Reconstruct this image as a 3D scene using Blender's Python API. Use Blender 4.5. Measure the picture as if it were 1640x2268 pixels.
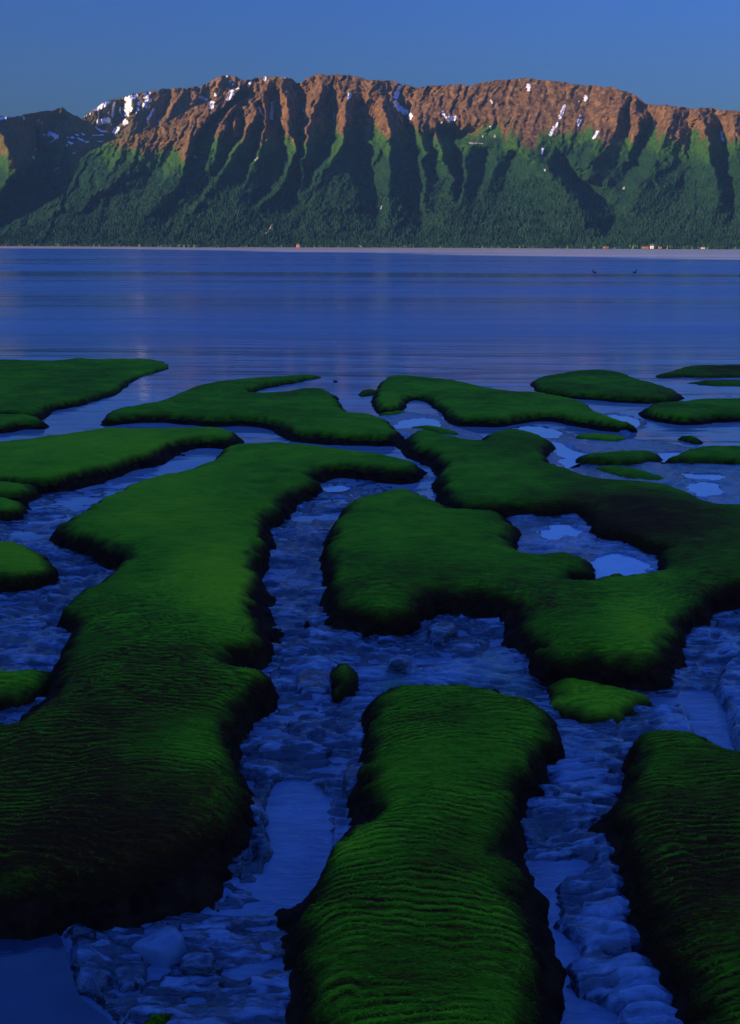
import bpy, bmesh, math, random
import numpy as np
from mathutils import Vector, Matrix

random.seed(7); np.random.seed(7)
scene = bpy.context.scene
for o in list(bpy.data.objects):
    bpy.data.objects.remove(o)
COL = scene.collection

# ------------------------------------------------------------------ camera
FPX = 2240.0                      # focal length in 1640-wide picture units
PW, PH, HOR = 1640.0, 2268.0, 548.0
CAMZ = 2.5
PITCH = math.atan((PH / 2 - HOR) / FPX)
ROLL = math.radians(0.2)
cam_d = bpy.data.cameras.new('camera')
cam = bpy.data.objects.new('camera', cam_d); COL.objects.link(cam)
cam_d.sensor_fit = 'HORIZONTAL'; cam_d.sensor_width = 36.0
cam_d.lens = 36.0 * FPX / PW
cam_d.clip_start = 0.05; cam_d.clip_end = 60000
cam.matrix_world = (Matrix.Translation((0, 0, CAMZ)) @ Matrix.Rotation(math.radians(90) - PITCH, 4, 'X')
                    @ Matrix.Rotation(ROLL, 4, 'Z'))
scene.camera = cam
RM = np.array(cam.matrix_world.to_3x3())

# ------------------------------------------------------------------ light
SUN_EL, SUN_AZ = math.radians(17.0), math.radians(-119.0)     # azimuth from +Y, clockwise positive
SUN_DIR = Vector((math.sin(SUN_AZ) * math.cos(SUN_EL), math.cos(SUN_AZ) * math.cos(SUN_EL), math.sin(SUN_EL)))
world = bpy.data.worlds.new('World'); scene.world = world; world.use_nodes = True
wn = world.node_tree; wn.nodes.clear()
sky = wn.nodes.new('ShaderNodeTexSky'); sky.sky_type = 'NISHITA'; sky.sun_disc = False
sky.sun_elevation = SUN_EL; sky.sun_rotation = SUN_AZ
sky.altitude = 0; sky.air_density = 3.1; sky.dust_density = 0.0; sky.ozone_density = 6.0
tint = wn.nodes.new('ShaderNodeMix'); tint.data_type = 'RGBA'; tint.blend_type = 'MULTIPLY'
tint.inputs['Factor'].default_value = 1.0
tint.inputs[7].default_value = (0.095, 0.262, 1.36, 1)
bg = wn.nodes.new('ShaderNodeBackground'); bg.inputs['Strength'].default_value = 0.12
wo = wn.nodes.new('ShaderNodeOutputWorld')
wn.links.new(sky.outputs[0], tint.inputs[6]); wn.links.new(tint.outputs[2], bg.inputs[0]); wn.links.new(bg.outputs[0], wo.inputs[0])
sl = bpy.data.lights.new('sun', 'SUN'); sl.energy = 4.4; sl.angle = math.radians(0.5); sl.color = (1.0, 0.74, 0.46)
so = bpy.data.objects.new('sun', sl); COL.objects.link(so)
so.rotation_euler = SUN_DIR.to_track_quat('Z', 'Y').to_euler()
so.location = (-60, -60, 90)
vs = scene.view_settings
scene.display_settings.display_device = 'sRGB'
vs.view_transform = 'Standard'; vs.look = 'None'; vs.gamma = 1.0; vs.exposure = 0.58; vs.use_curve_mapping = False
scene.cycles.use_denoising = True
scene.cycles.max_bounces = 6
scene.cycles.volume_bounces = 1

# ------------------------------------------------------------------ helpers
def tag(o, label=None, cat=None, group=None, kind=None):
    if label: o['label'] = label
    if cat: o['category'] = cat
    if group: o['group'] = group
    if kind: o['kind'] = kind
    return o

def mesh_np(name, V, F, mat, parent=None, attrs=None, smooth=True):
    """V (n,3), F (m,k) with k = 3 or 4"""
    me = bpy.data.meshes.new(name)
    V = np.asarray(V, np.float32); F = np.asarray(F, np.int32)
    k = F.shape[1]
    me.vertices.add(len(V)); me.vertices.foreach_set('co', V.ravel())
    me.loops.add(F.size); me.loops.foreach_set('vertex_index', F.ravel())
    me.polygons.add(len(F))
    me.polygons.foreach_set('loop_start', np.arange(0, F.size, k, dtype=np.int32))
    me.polygons.foreach_set('use_smooth', np.full(len(F), smooth))
    me.update(calc_edges=True); me.validate()
    for an, av in (attrs or {}).items():
        a = me.attributes.new(an, 'FLOAT', 'POINT'); a.data.foreach_set('value', np.asarray(av, np.float32).ravel())
    o = bpy.data.objects.new(name, me); COL.objects.link(o)
    if mat: me.materials.append(mat)
    if parent: o.parent = parent
    return o

def grid_obj(name, X, Y, Z, mat, mask=None, parent=None, attrs=None, flip=False):
    R, C = X.shape
    V = np.stack([X, Y, Z], -1).reshape(-1, 3)
    idx = np.arange(R * C).reshape(R, C)
    q = np.stack([idx[:-1, :-1], idx[:-1, 1:], idx[1:, 1:], idx[1:, :-1]], -1)
    if flip: q = q[..., ::-1]
    if mask is not None:
        ok = mask[:-1, :-1] & mask[:-1, 1:] & mask[1:, 1:] & mask[1:, :-1]
        q = q[ok]
    q = q.reshape(-1, 4)
    used = np.zeros(R * C, bool); used[q.ravel()] = True
    re = np.cumsum(used) - 1
    q = re[q]
    at = {k: v.reshape(-1)[used] for k, v in (attrs or {}).items()}
    return mesh_np(name, V[used], q, mat, parent, at)

def hsh(ix, iy, seed):
    h = (ix.astype(np.int64) * 374761393 + iy.astype(np.int64) * 668265263 + seed * 974634777) & 0xffffffff
    h = ((h ^ (h >> 13)) * 1274126177) & 0xffffffff
    h = ((h ^ (h >> 16)) * 2246822519) & 0xffffffff
    h = h ^ (h >> 15)
    return (h & 0xffffff) / float(0xffffff)

def vn(x, y, seed=0):
    x = np.asarray(x, float); y = np.asarray(y, float)
    x0 = np.floor(x); y0 = np.floor(y)
    fx = x - x0; fy = y - y0
    fx = fx * fx * fx * (fx * (fx * 6 - 15) + 10); fy = fy * fy * fy * (fy * (fy * 6 - 15) + 10)
    a = hsh(x0, y0, seed); b = hsh(x0 + 1, y0, seed); c = hsh(x0, y0 + 1, seed); d = hsh(x0 + 1, y0 + 1, seed)
    return (a + (b - a) * fx) * (1 - fy) + (c + (d - c) * fx) * fy

def fbm(x, y, seed=0, oct=4, gain=0.5):
    s = 0; a = 1; t = 0
    for i in range(oct):
        s = s + a * (vn(x, y, seed + i * 17) * 2 - 1); t += a
        x = x * 2.03 + 11.7; y = y * 2.03 + 5.3; a *= gain
    return s / t

def ridged(x, y, seed=0, oct=4):
    s = 0; a = 1; t = 0
    for i in range(oct):
        s = s + a * (1 - np.abs(vn(x, y, seed + i * 13) * 2 - 1)); t += a
        x = x * 2.1 + 3.1; y = y * 2.1 + 7.9; a *= 0.5
    return s / t

def sstep(a, b, x):
    t = np.clip((x - a) / (b - a), 0, 1); return t * t * (3 - 2 * t)

def rays(px, py):
    px = np.asarray(px, float); py = np.asarray(py, float)
    c = np.stack([(px - PW / 2) / FPX, -(py - PH / 2) / FPX, -np.ones_like(px)], -1)
    return c @ RM.T

SLOPE = -0.011                     # the flat dips gently to the sea
def ztop(y): return SLOPE * (y - 4.0)
def ground(px, py, dz=0.0):        # picture point -> point on the tilted flat
    d = rays(px, py)
    t = (dz - 4.0 * SLOPE - CAMZ) / (d[..., 2] - SLOPE * d[..., 1])
    return d[..., 0] * t, d[..., 1] * t

def chaikin(P, n=2):
    P = np.asarray(P, float)
    for _ in range(n):
        Q = np.roll(P, -1, 0)
        P = np.stack([0.75 * P + 0.25 * Q, 0.25 * P + 0.75 * Q], 1).reshape(-1, 2)
    return P

def sdf(poly, X, Y, reach=1.2):
    """signed distance (+ inside); -reach outside the enlarged box"""
    out = np.full(X.shape, -reach)
    x0, y0 = poly.min(0) - reach; x1, y1 = poly.max(0) + reach
    m = (X > x0) & (X < x1) & (Y > y0) & (Y < y1)
    x = X[m]; y = Y[m]
    if x.size == 0: return out
    d2 = np.full(x.shape, 1e9); ins = np.zeros(x.shape, bool)
    A = poly; B = np.roll(poly, -1, 0)
    for (ax, ay), (bx, by) in zip(A, B):
        ex, ey = bx - ax, by - ay
        L = ex * ex + ey * ey + 1e-12
        t = np.clip(((x - ax) * ex + (y - ay) * ey) / L, 0, 1)
        dx = x - ax - t * ex; dy = y - ay - t * ey
        np.minimum(d2, dx * dx + dy * dy, out=d2)
        c = (ay > y) != (by > y)
        if c.any():
            ins ^= c & (x < (bx - ax) * (y - ay) / (by - ay + 1e-15) + ax)
    d = np.sqrt(d2); d[~ins] *= -1
    out[m] = np.maximum(d, -reach)
    return out

# ------------------------------------------------------------------ materials
def new_mat(name):
    m = bpy.data.materials.new(name); m.use_nodes = True
    nt = m.node_tree; b = nt.nodes['Principled BSDF']
    return m, nt, b
def N(nt, t, **kw):
    n = nt.nodes.new(t)
    for k, v in kw.items(): setattr(n, k, v)
    return n
def noise(nt, scale, detail=4, rough=0.55, mapscale=None, coord='Object', dist=0.0):
    tc = N(nt, 'ShaderNodeTexCoord')
    src = tc.outputs[coord]
    if mapscale:
        mp = N(nt, 'ShaderNodeMapping'); mp.inputs['Scale'].default_value = mapscale
        nt.links.new(src, mp.inputs[0]); src = mp.outputs[0]
    n = N(nt, 'ShaderNodeTexNoise'); n.inputs['Scale'].default_value = scale
    n.inputs['Detail'].default_value = detail; n.inputs['Roughness'].default_value = rough
    n.inputs['Distortion'].default_value = dist
    nt.links.new(src, n.inputs['Vector'])
    return n.outputs['Fac']
def ramp(nt, src, stops, interp='LINEAR'):
    r = N(nt, 'ShaderNodeValToRGB'); r.color_ramp.interpolation = interp
    el = r.color_ramp.elements
    while len(el) > 1: el.remove(el[-1])
    el[0].position = stops[0][0]; el[0].color = (*stops[0][1], 1)
    for p, c in stops[1:]:
        e = el.new(p); e.color = (*c, 1)
    nt.links.new(src, r.inputs[0]); return r.outputs[0]
def mix(nt, fac, a, b, blend='MIX'):
    m = N(nt, 'ShaderNodeMix', data_type='RGBA', blend_type=blend)
    for sock, v in ((0, fac), (6, a), (7, b)):
        if isinstance(v, (int, float)): m.inputs[sock].default_value = v
        elif isinstance(v, tuple): m.inputs[sock].default_value = (*v, 1)
        else: nt.links.new(v, m.inputs[sock])
    return m.outputs[2]
def math_n(nt, op, a, b=0.0, c=0.0, clamp=False):
    m = N(nt, 'ShaderNodeMath', operation=op, use_clamp=clamp)
    for i, v in enumerate((a, b, c)):
        if isinstance(v, (int, float)): m.inputs[i].default_value = v
        else: nt.links.new(v, m.inputs[i])
    return m.outputs[0]
def attr(nt, name):
    a = N(nt, 'ShaderNodeAttribute'); a.attribute_name = name; return a.outputs['Fac']
def maprange(nt, v, a, b, c=0.0, d=1.0):
    m = N(nt, 'ShaderNodeMapRange'); m.inputs[1].default_value = a; m.inputs[2].default_value = b
    m.inputs[3].default_value = c; m.inputs[4].default_value = d
    nt.links.new(v, m.inputs[0]); return m.outputs[0]
def bump(nt, b, h, strength, dist, prev=None):
    bp = N(nt, 'ShaderNodeBump'); bp.inputs['Strength'].default_value = strength; bp.inputs['Distance'].default_value = dist
    nt.links.new(h, bp.inputs['Height'])
    if prev is not None: nt.links.new(prev, bp.inputs['Normal'])
    nt.links.new(bp.outputs[0], b.inputs['Normal']); return bp.outputs[0]

def mat_algae():
    m, nt, b = new_mat('algae')
    streak = noise(nt, 1.0, 5, 0.62, (6.0, 52.0, 16.0), dist=0.7)
    fine = noise(nt, 1.0, 4, 0.6, (38.0, 120.0, 60.0))
    patch = noise(nt, 2.4, 6, 0.66)
    rip = attr(nt, 'ripple'); lush = attr(nt, 'lush'); edge = attr(nt, 'edge')
    v = math_n(nt, 'MULTIPLY_ADD', streak, 0.55, 0.0)
    v = math_n(nt, 'MULTIPLY_ADD', rip, 0.36, v)
    v = math_n(nt, 'MULTIPLY_ADD', fine, 0.18, v)
    v = math_n(nt, 'MULTIPLY_ADD', patch, 0.42, math_n(nt, 'SUBTRACT', v, 0.06))
    v = math_n(nt, 'ADD', v, lush)
    col = ramp(nt, v, [(0.34, (0.15, 0.040, 0.006)), (0.46, (0.20, 0.105, 0.006)), (0.60, (0.17, 0.34, 0.006)),
                       (0.76, (0.32, 0.62, 0.010)), (0.95, (0.62, 0.84, 0.012))])
    col = mix(nt, edge, (0.085, 0.024, 0.006), col)
    nt.links.new(col, b.inputs['Base Color'])
    b.inputs['Roughness'].default_value = 0.75
    b.inputs['Specular IOR Level'].default_value = 0.06
    n1 = bump(nt, b, streak, 0.8, 0.03)
    bump(nt, b, fine, 0.5, 0.006, n1)
    return m
def mat_bank():
    m, nt, b = new_mat('dark_mud_bank')
    n = noise(nt, 9, 6, 0.65); g = noise(nt, 2.2, 4, 0.6)
    col = ramp(nt, n, [(0.35, (0.030, 0.009, 0.004)), (0.65, (0.11, 0.034, 0.012))])
    nt.links.new(col, b.inputs['Base Color'])
    b.inputs['Roughness'].default_value = 0.8; b.inputs['Specular IOR Level'].default_value = 0.06
    n1 = bump(nt, b, n, 0.9, 0.04)
    bump(nt, b, noise(nt, 60, 4, 0.6), 0.6, 0.008, n1)
    return m
def mat_mud():
    m, nt, b = new_mat('wet_mud')
    big = noise(nt, 1.1, 4, 0.6); fine = noise(nt, 1.0, 5, 0.62, (6.5, 21, 14), dist=0.8); lump = noise(nt, 30, 4, 0.55)
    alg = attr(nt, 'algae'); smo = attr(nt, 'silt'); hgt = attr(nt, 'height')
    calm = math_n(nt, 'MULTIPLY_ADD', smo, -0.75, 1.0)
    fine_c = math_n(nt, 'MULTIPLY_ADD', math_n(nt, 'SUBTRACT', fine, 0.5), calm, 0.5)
    v = math_n(nt, 'MULTIPLY_ADD', fine_c, 1.05, math_n(nt, 'MULTIPLY_ADD', hgt, 1.15, -0.25))  # hollows darkened and raised mud paled: relief shading put into the colour
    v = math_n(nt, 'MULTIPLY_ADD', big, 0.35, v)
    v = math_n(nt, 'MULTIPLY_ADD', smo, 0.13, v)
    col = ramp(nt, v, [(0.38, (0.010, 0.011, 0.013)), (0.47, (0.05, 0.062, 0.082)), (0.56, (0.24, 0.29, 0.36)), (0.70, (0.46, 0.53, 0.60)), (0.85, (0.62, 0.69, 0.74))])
    gcol = ramp(nt, fine, [(0.35, (0.03, 0.06, 0.012)), (0.65, (0.16, 0.36, 0.012))])
    g = math_n(nt, 'MULTIPLY', alg, maprange(nt, fine, 0.40, 0.56), clamp=True)
    col = mix(nt, g, col, gcol)
    col = mix(nt, attr(nt, 'pit_shade'), col, (0.010, 0.010, 0.012))  # crevice shade painted near black into the mud pits
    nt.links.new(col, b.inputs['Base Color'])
    rg = maprange(nt, lump, 0.3, 0.7, 0.10, 0.30)
    nt.links.new(rg, b.inputs['Roughness'])
    b.inputs['Specular IOR Level'].default_value = 0.9; b.inputs['IOR'].default_value = 1.6
    b.inputs['Coat Weight'].default_value = 0.6; b.inputs['Coat Roughness'].default_value = 0.05; b.inputs['Coat IOR'].default_value = 1.6
    n1 = bump(nt, b, fine_c, 0.6, 0.05)
    n2 = bump(nt, b, lump, 0.5, 0.014, n1)
    nt.links.new(n2, b.inputs['Coat Normal'])
    return m
def mat_pool():
    m, nt, b = new_mat('silty_pool_water')
    n = noise(nt, 2.0, 3, 0.5)
    col = ramp(nt, n, [(0.3, (0.66, 0.74, 0.76)), (0.7, (0.82, 0.88, 0.88))])
    nt.links.new(col, b.inputs['Base Color'])
    b.inputs['Roughness'].default_value = 0.03; b.inputs['IOR'].default_value = 1.6
    b.inputs['Specular IOR Level'].default_value = 0.9
    bump(nt, b, noise(nt, 1.0, 2, 0.5, (3, 9, 3)), 0.05, 0.01)
    return m
def mat_stream():
    m, nt, b = new_mat('blue_stream_water')
    n = noise(nt, 3.0, 4, 0.55)
    col = ramp(nt, n, [(0.3, (0.16, 0.20, 0.27)), (0.7, (0.30, 0.36, 0.44))])
    nt.links.new(col, b.inputs['Base Color'])
    b.inputs['Roughness'].default_value = 0.05; b.inputs['IOR'].default_value = 1.6; b.inputs['Specular IOR Level'].default_value = 0.8
    n1 = bump(nt, b, noise(nt, 1.0, 4, 0.55, (7, 20, 4), dist=0.8), 0.5, 0.03)
    bump(nt, b, noise(nt, 1.0, 2, 0.5, (30, 70, 4)), 0.25, 0.006, n1)
    return m
def mat_water():
    m, nt, b = new_mat('silty_inlet_water')
    band = noise(nt, 1.0, 4, 0.6, (0.006, 0.05, 1)); band2 = noise(nt, 1.0, 3, 0.55, (0.05, 0.35, 1))
    col = ramp(nt, band2, [(0.3, (0.36, 0.38, 0.40)), (0.7, (0.54, 0.55, 0.55))])
    nt.links.new(col, b.inputs['Base Color'])
    sx = N(nt, 'ShaderNodeSeparateXYZ'); tc = N(nt, 'ShaderNodeTexCoord'); nt.links.new(tc.outputs['Object'], sx.inputs[0])
    rg = maprange(nt, band, 0.35, 0.65, 0.11, 0.36)
    rg = math_n(nt, 'MULTIPLY', rg, maprange(nt, sx.outputs[1], 15.0, 40.0, 0.5, 1.0))
    nt.links.new(rg, b.inputs['Roughness'])
    b.inputs['IOR'].default_value = 1.34
    n1 = bump(nt, b, noise(nt, 1.0, 3, 0.5, (0.25, 1.1, 1)), 0.35, 0.12)
    bump(nt, b, band2, 0.3, 0.3, n1)
    return m
def mat_mountain():
    m, nt, b = new_mat('mountain_rock_and_forest')
    veg = attr(nt, 'veg'); gul = attr(nt, 'gully'); warm = attr(nt, 'warm')
    n1 = noise(nt, 0.004, 6, 0.65); n2 = noise(nt, 0.02, 5, 0.65); n3 = noise(nt, 0.06, 4, 0.7)
    rock = ramp(nt, n2, [(0.3, (0.070, 0.038, 0.020)), (0.5, (0.17, 0.092, 0.040)), (0.7, (0.30, 0.170, 0.068))])
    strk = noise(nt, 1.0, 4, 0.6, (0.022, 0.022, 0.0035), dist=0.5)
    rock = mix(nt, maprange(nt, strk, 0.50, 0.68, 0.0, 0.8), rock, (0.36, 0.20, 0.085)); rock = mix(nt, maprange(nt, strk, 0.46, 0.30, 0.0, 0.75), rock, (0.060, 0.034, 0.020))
    moss = ramp(nt, n2, [(0.3, (0.08, 0.065, 0.022)), (0.7, (0.20, 0.15, 0.045))])
    rock = mix(nt, warm, moss, rock)
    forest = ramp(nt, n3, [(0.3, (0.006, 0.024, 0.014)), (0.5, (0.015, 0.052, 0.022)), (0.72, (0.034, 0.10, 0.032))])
    meadow = ramp(nt, n2, [(0.3, (0.025, 0.075, 0.014)), (0.7, (0.06, 0.16, 0.025))])
    t = math_n(nt, 'ADD', veg, math_n(nt, 'MULTIPLY_ADD', n1, 0.5, -0.25))
    t = math_n(nt, 'ADD', t, math_n(nt, 'MULTIPLY_ADD', n2, 0.7, -0.35))
    f1 = maprange(nt, t, 0.40, 0.62); f0 = maprange(nt, t, 0.12, 0.46); f2 = maprange(nt, t, 0.85, 1.25)
    green = mix(nt, f2, meadow, forest)
    rock = mix(nt, math_n(nt, 'MULTIPLY', f0, 0.75), rock, moss)
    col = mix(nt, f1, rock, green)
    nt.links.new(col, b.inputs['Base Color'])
    b.inputs['Roughness'].default_value = 0.95; b.inputs['Specular IOR Level'].default_value = 0.05
    n = bump(nt, b, n2, 0.9, 30.0)
    bump(nt, b, n3, 0.8, 12.0, n)
    return m
def flat_mat(name, c, rough=0.8, spec=0.2, var=0.25, scale=4.0):
    m, nt, b = new_mat(name)
    n = noise(nt, scale, 4, 0.6)
    col = ramp(nt, n, [(0.3, tuple(x * (1 - var) for x in c)), (0.7, tuple(min(1, x * (1 + var)) for x in c))])
    nt.links.new(col, b.inputs['Base Color']); b.inputs['Roughness'].default_value = rough
    b.inputs['Specular IOR Level'].default_value = spec
    return m
M_ALGAE, M_BANK, M_MUD, M_POOL, M_WATER, M_MOUNT = mat_algae(), mat_bank(), mat_mud(), mat_pool(), mat_water(), mat_mountain()
M_STREAM = mat_stream()
M_DEEP = mat_stream(); M_DEEP.name = 'dark_pool_water'
for n_ in M_DEEP.node_tree.nodes:
    if n_.type == 'VALTORGB':
        n_.color_ramp.elements[0].color = (0.035, 0.055, 0.085, 1); n_.color_ramp.elements[1].color = (0.07, 0.10, 0.14, 1)
    if n_.type == 'BUMP': n_.inputs['Strength'].default_value = 0.06
M_SNOW = flat_mat('snow', (0.86, 0.87, 0.89), 0.6, 0.3, 0.03, 0.02)
M_SCREE = flat_mat('pale_scree', (0.42, 0.38, 0.32), 0.9, 0.1, 0.2, 0.02)
M_TREE = flat_mat('forest_tree', (0.014, 0.042, 0.022), 0.9, 0.05, 0.6, 0.01)
M_SHRUB = flat_mat('shore_brush', (0.10, 0.15, 0.05), 0.9, 0.05, 0.4, 0.02)
M_SHOREMUD = flat_mat('far_shore_silt', (0.34, 0.20, 0.14), 0.8, 0.1, 0.15, 0.01)
M_WALLO = flat_mat('cabin_timber', (0.50, 0.22, 0.09), 0.8, 0.1, 0.15, 0.3)
M_WALLW = flat_mat('cabin_white', (0.80, 0.74, 0.66), 0.8, 0.1, 0.05, 0.3)
M_ROOF = flat_mat('cabin_roof', (0.20, 0.10, 0.07), 0.7, 0.1, 0.2, 0.3)
M_DUCK = flat_mat('duck_plumage', (0.02, 0.018, 0.016), 0.7, 0.2, 0.3, 8)
M_BILL = flat_mat('duck_bill', (0.10, 0.07, 0.02), 0.5, 0.3, 0.1, 8)
M_HILL = flat_mat('near_hillside_forest', (0.03, 0.055, 0.025), 0.95, 0.05, 0.5, 0.01)
M_SHOREG = flat_mat('shore_mud', (0.06, 0.07, 0.09), 0.6, 0.3, 0.3, 0.5)
M_BLOCK = M_MUD
M_SLAB = flat_mat('smooth_silt_slab', (0.26, 0.31, 0.36), 0.3, 0.6, 0.12, 6.0)

# ================================================================== MOUNTAINS
KX = (0, 410, 820, 1230)
def K(i, *pts): return np.array([(KX[i] + x / 4.0, 153.75 + y / 4.0) for x, y in pts])
def KK(*pts): return np.array([(KX[i] + x / 4.0, 153.75 + y / 4.0) for i, x, y in pts])
BASEY = 551.0

def laplace(nx, ny, fixed, val, iters=900):
    f = np.zeros((ny, nx)); f[fixed] = val[fixed]
    # multigrid-like start: coarse to fine by repeated box relaxations
    for it in range(iters):
        up = np.roll(f, 1, 0); up[0] = f[0]; dn = np.roll(f, -1, 0); dn[-1] = f[-1]
        lf = np.roll(f, 1, 1); lf[:, 0] = f[:, 0]; rt = np.roll(f, -1, 1); rt[:, -1] = f[:, -1]
        g = 0.20 * (up + dn) + 0.30 * (lf + rt)
        g[fixed] = val[fixed]; g[-2:] = 0
        f = g
    return f

def build_mountain(name, xs, crest, base_r, crest_r, lines, amp, treeline, rows, seed, fine=1.0, power=0.9, blobs=(), basey=BASEY, leanf=lambda p: 0 * p):
    xs = np.asarray(xs, float); nC = len(xs)
    cy = np.interp(xs, crest[:, 0], crest[:, 1])
    jag = fbm(xs / 9.0, xs * 0 + seed, seed, 4) * 3.2 + fbm(xs / 40.0, xs * 0, seed + 3, 3) * 2.0
    cy = cy + jag
    # spur field on a coarse picture grid
    gx = np.arange(xs[0], xs[-1] + 3, 3.0); gy = np.arange(150, basey + 6, 3.0)
    fixed = np.zeros((len(gy), len(gx)), bool); val = np.zeros((len(gy), len(gx)))
    for pts, s0_ in lines:
        LL = np.concatenate([[0], np.cumsum(np.hypot(*(np.asarray(pts)[1:] - np.asarray(pts)[:-1]).T))]); seg_i = -1
        for (ax, ay), (bx, by) in zip(pts[:-1], pts[1:]):
            n = int(max(abs(bx - ax), abs(by - ay)) / 1.0) + 2; seg_i += 1
            for k in range(n):
                t = k / (n - 1); q = (LL[seg_i] + t * (LL[seg_i + 1] - LL[seg_i])) / LL[-1]
                s = s0_ * min(1.0, 0.45 + q * 3.0) * min(1.0, 0.40 + (1 - q) * 1.6)
                i = int(round((ay + (by - ay) * t - gy[0]) / 3)); j = int(round((ax + (bx - ax) * t - gx[0]) / 3))
                if 0 <= i < len(gy) and 0 <= j < len(gx):
                    fixed[i, j] = True; val[i, j] = s
    F = laplace(len(gx), len(gy), fixed, val)
    T = np.linspace(0, 1, rows)[:, None] * np.ones((1, nC))
    PX = np.ones((rows, 1)) * xs[None]
    PY = basey + (cy[None] - basey) * T
    WXm = fbm(PX / 24, PY / 24, seed + 61, 4) * 11; WYm = fbm(PX / 30, PY / 30, seed + 67, 3) * 10
    fi = np.clip((PY + WYm - gy[0]) / 3, 0, len(gy) - 1.001); fj = np.clip((PX + WXm - gx[0]) / 3, 0, len(gx) - 1.001)
    i0 = fi.astype(int); j0 = fj.astype(int); a = fi - i0; b = fj - j0
    D = (F[i0, j0] * (1 - b) + F[i0, j0 + 1] * b) * (1 - a) + (F[i0 + 1, j0] * (1 - b) + F[i0 + 1, j0 + 1] * b) * a
    gully = D.copy()
    H = (basey - PY) / 385.0                                # height as a share of the highest crest
    Rb = base_r + (crest_r - base_r) * np.power(np.clip(H, 0, 1.2), power)
    D = D * amp
    for (bx, by, sx, sy, h) in blobs:
        D = D + h * np.exp(-((PX - bx) / sx) ** 2 - ((PY - by) / sy) ** 2)
    veg0 = np.clip(0.5 + (PY - np.interp(PX, treeline[:, 0], treeline[:, 1])) / 90.0, 0, 1.3)
    wx = fbm(PX / 26, PY / 30, seed + 5, 4) * 15
    er = ridged((PX + 0.3 * (PY - 350) + wx) / 13.0, PY / 70.0, seed + 9, 4) - 0.6
    er2 = ridged((PX + 0.55 * (PY - 350) + wx * 1.5) / 34.0, PY / 120.0, seed + 29, 3) - 0.6
    iso = fbm(PX / 5.0, PY / 5.0, seed + 21, 3)
    er3 = ridged((PX + 0.45 * (PY - 350) + wx * 1.3) / 6.5, PY / 26.0, seed + 71, 3) - 0.6
    taper = np.clip(T * 8, 0, 1)
    fx = np.interp(PX, [0, 400, 900, 1050, 1400, 1640], [.8, 1, 1, .62, .55, .85])
    D = D + taper * fine * fx * (er * 92 * (0.45 + 0.75 * np.clip(1.3 - veg0, 0, 1)) + er2 * 110 + er3 * 38 + iso * 12)
    R = Rb - D + leanf(PX)
    R[0] = base_r + leanf(PX[0])
    d = rays(PX, PY); hl = np.hypot(d[..., 0], d[..., 1])
    X = d[..., 0] / hl * R; Y = d[..., 1] / hl * R; Z = CAMZ + d[..., 2] / hl * R
    Z[0] = np.minimum(Z[0], -3)
    tl = np.interp(PX, treeline[:, 0], treeline[:, 1]) + fbm(PX / 16, PY / 60, seed + 40, 4) * 34 + 22 * np.clip(gully, -1, 1)
    veg = np.clip(0.5 + (PY - tl) / 60.0, -0.5, 2.0)
    warm = np.clip((PX - 180) / 260.0 + fbm(PX / 50, PY / 50, seed + 8, 3) * 0.3, 0, 1)
    # the far side of the crest falls away
    bx, by_, bz = [], [], []
    for k in range(1, 6):
        rr = R[-1] + 320 * k
        bx.append(d[-1, :, 0] / hl[-1] * rr); by_.append(d[-1, :, 1] / hl[-1] * rr); bz.append(Z[-1] - 40 * k ** 1.7 - 12)
    ext = lambda A: np.concatenate([A, np.repeat(A[-1:], 5, 0)], 0)
    o = grid_obj(name, np.concatenate([X, bx]), np.concatenate([Y, by_]), np.concatenate([Z, bz]), M_MOUNT,
                 attrs={'veg': ext(veg), 'gully': ext(gully), 'warm': ext(warm)})
    tag(o, kind='structure')
    return dict(obj=o, xs=xs, cy=cy, R=R, rows=rows, basey=basey)

def mt_point(M, px, py, off):
    xs = M['xs']
    j = np.clip((px - xs[0]) / (xs[1] - xs[0]), 0, len(xs) - 1.001); j0 = int(j); b = j - j0
    cy = M['cy'][j0] * (1 - b) + M['cy'][j0 + 1] * b
    t = (py - M['basey']) / (cy - M['basey'])
    i = np.clip(t * (M['rows'] - 1), 0, M['rows'] - 1.001); i0 = int(i); a = i - i0
    R = M['R']
    r = (R[i0, j0] * (1 - b) + R[i0, j0 + 1] * b) * (1 - a) + (R[i0 + 1, j0] * (1 - b) + R[i0 + 1, j0 + 1] * b) * a
    py2 = max(py, cy + 0.6)
    d = rays(px, py2); hl = math.hypot(d[0], d[1]); r = r - off
    return (d[0] / hl * r, d[1] / hl * r, CAMZ + d[2] / hl * r)

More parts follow.
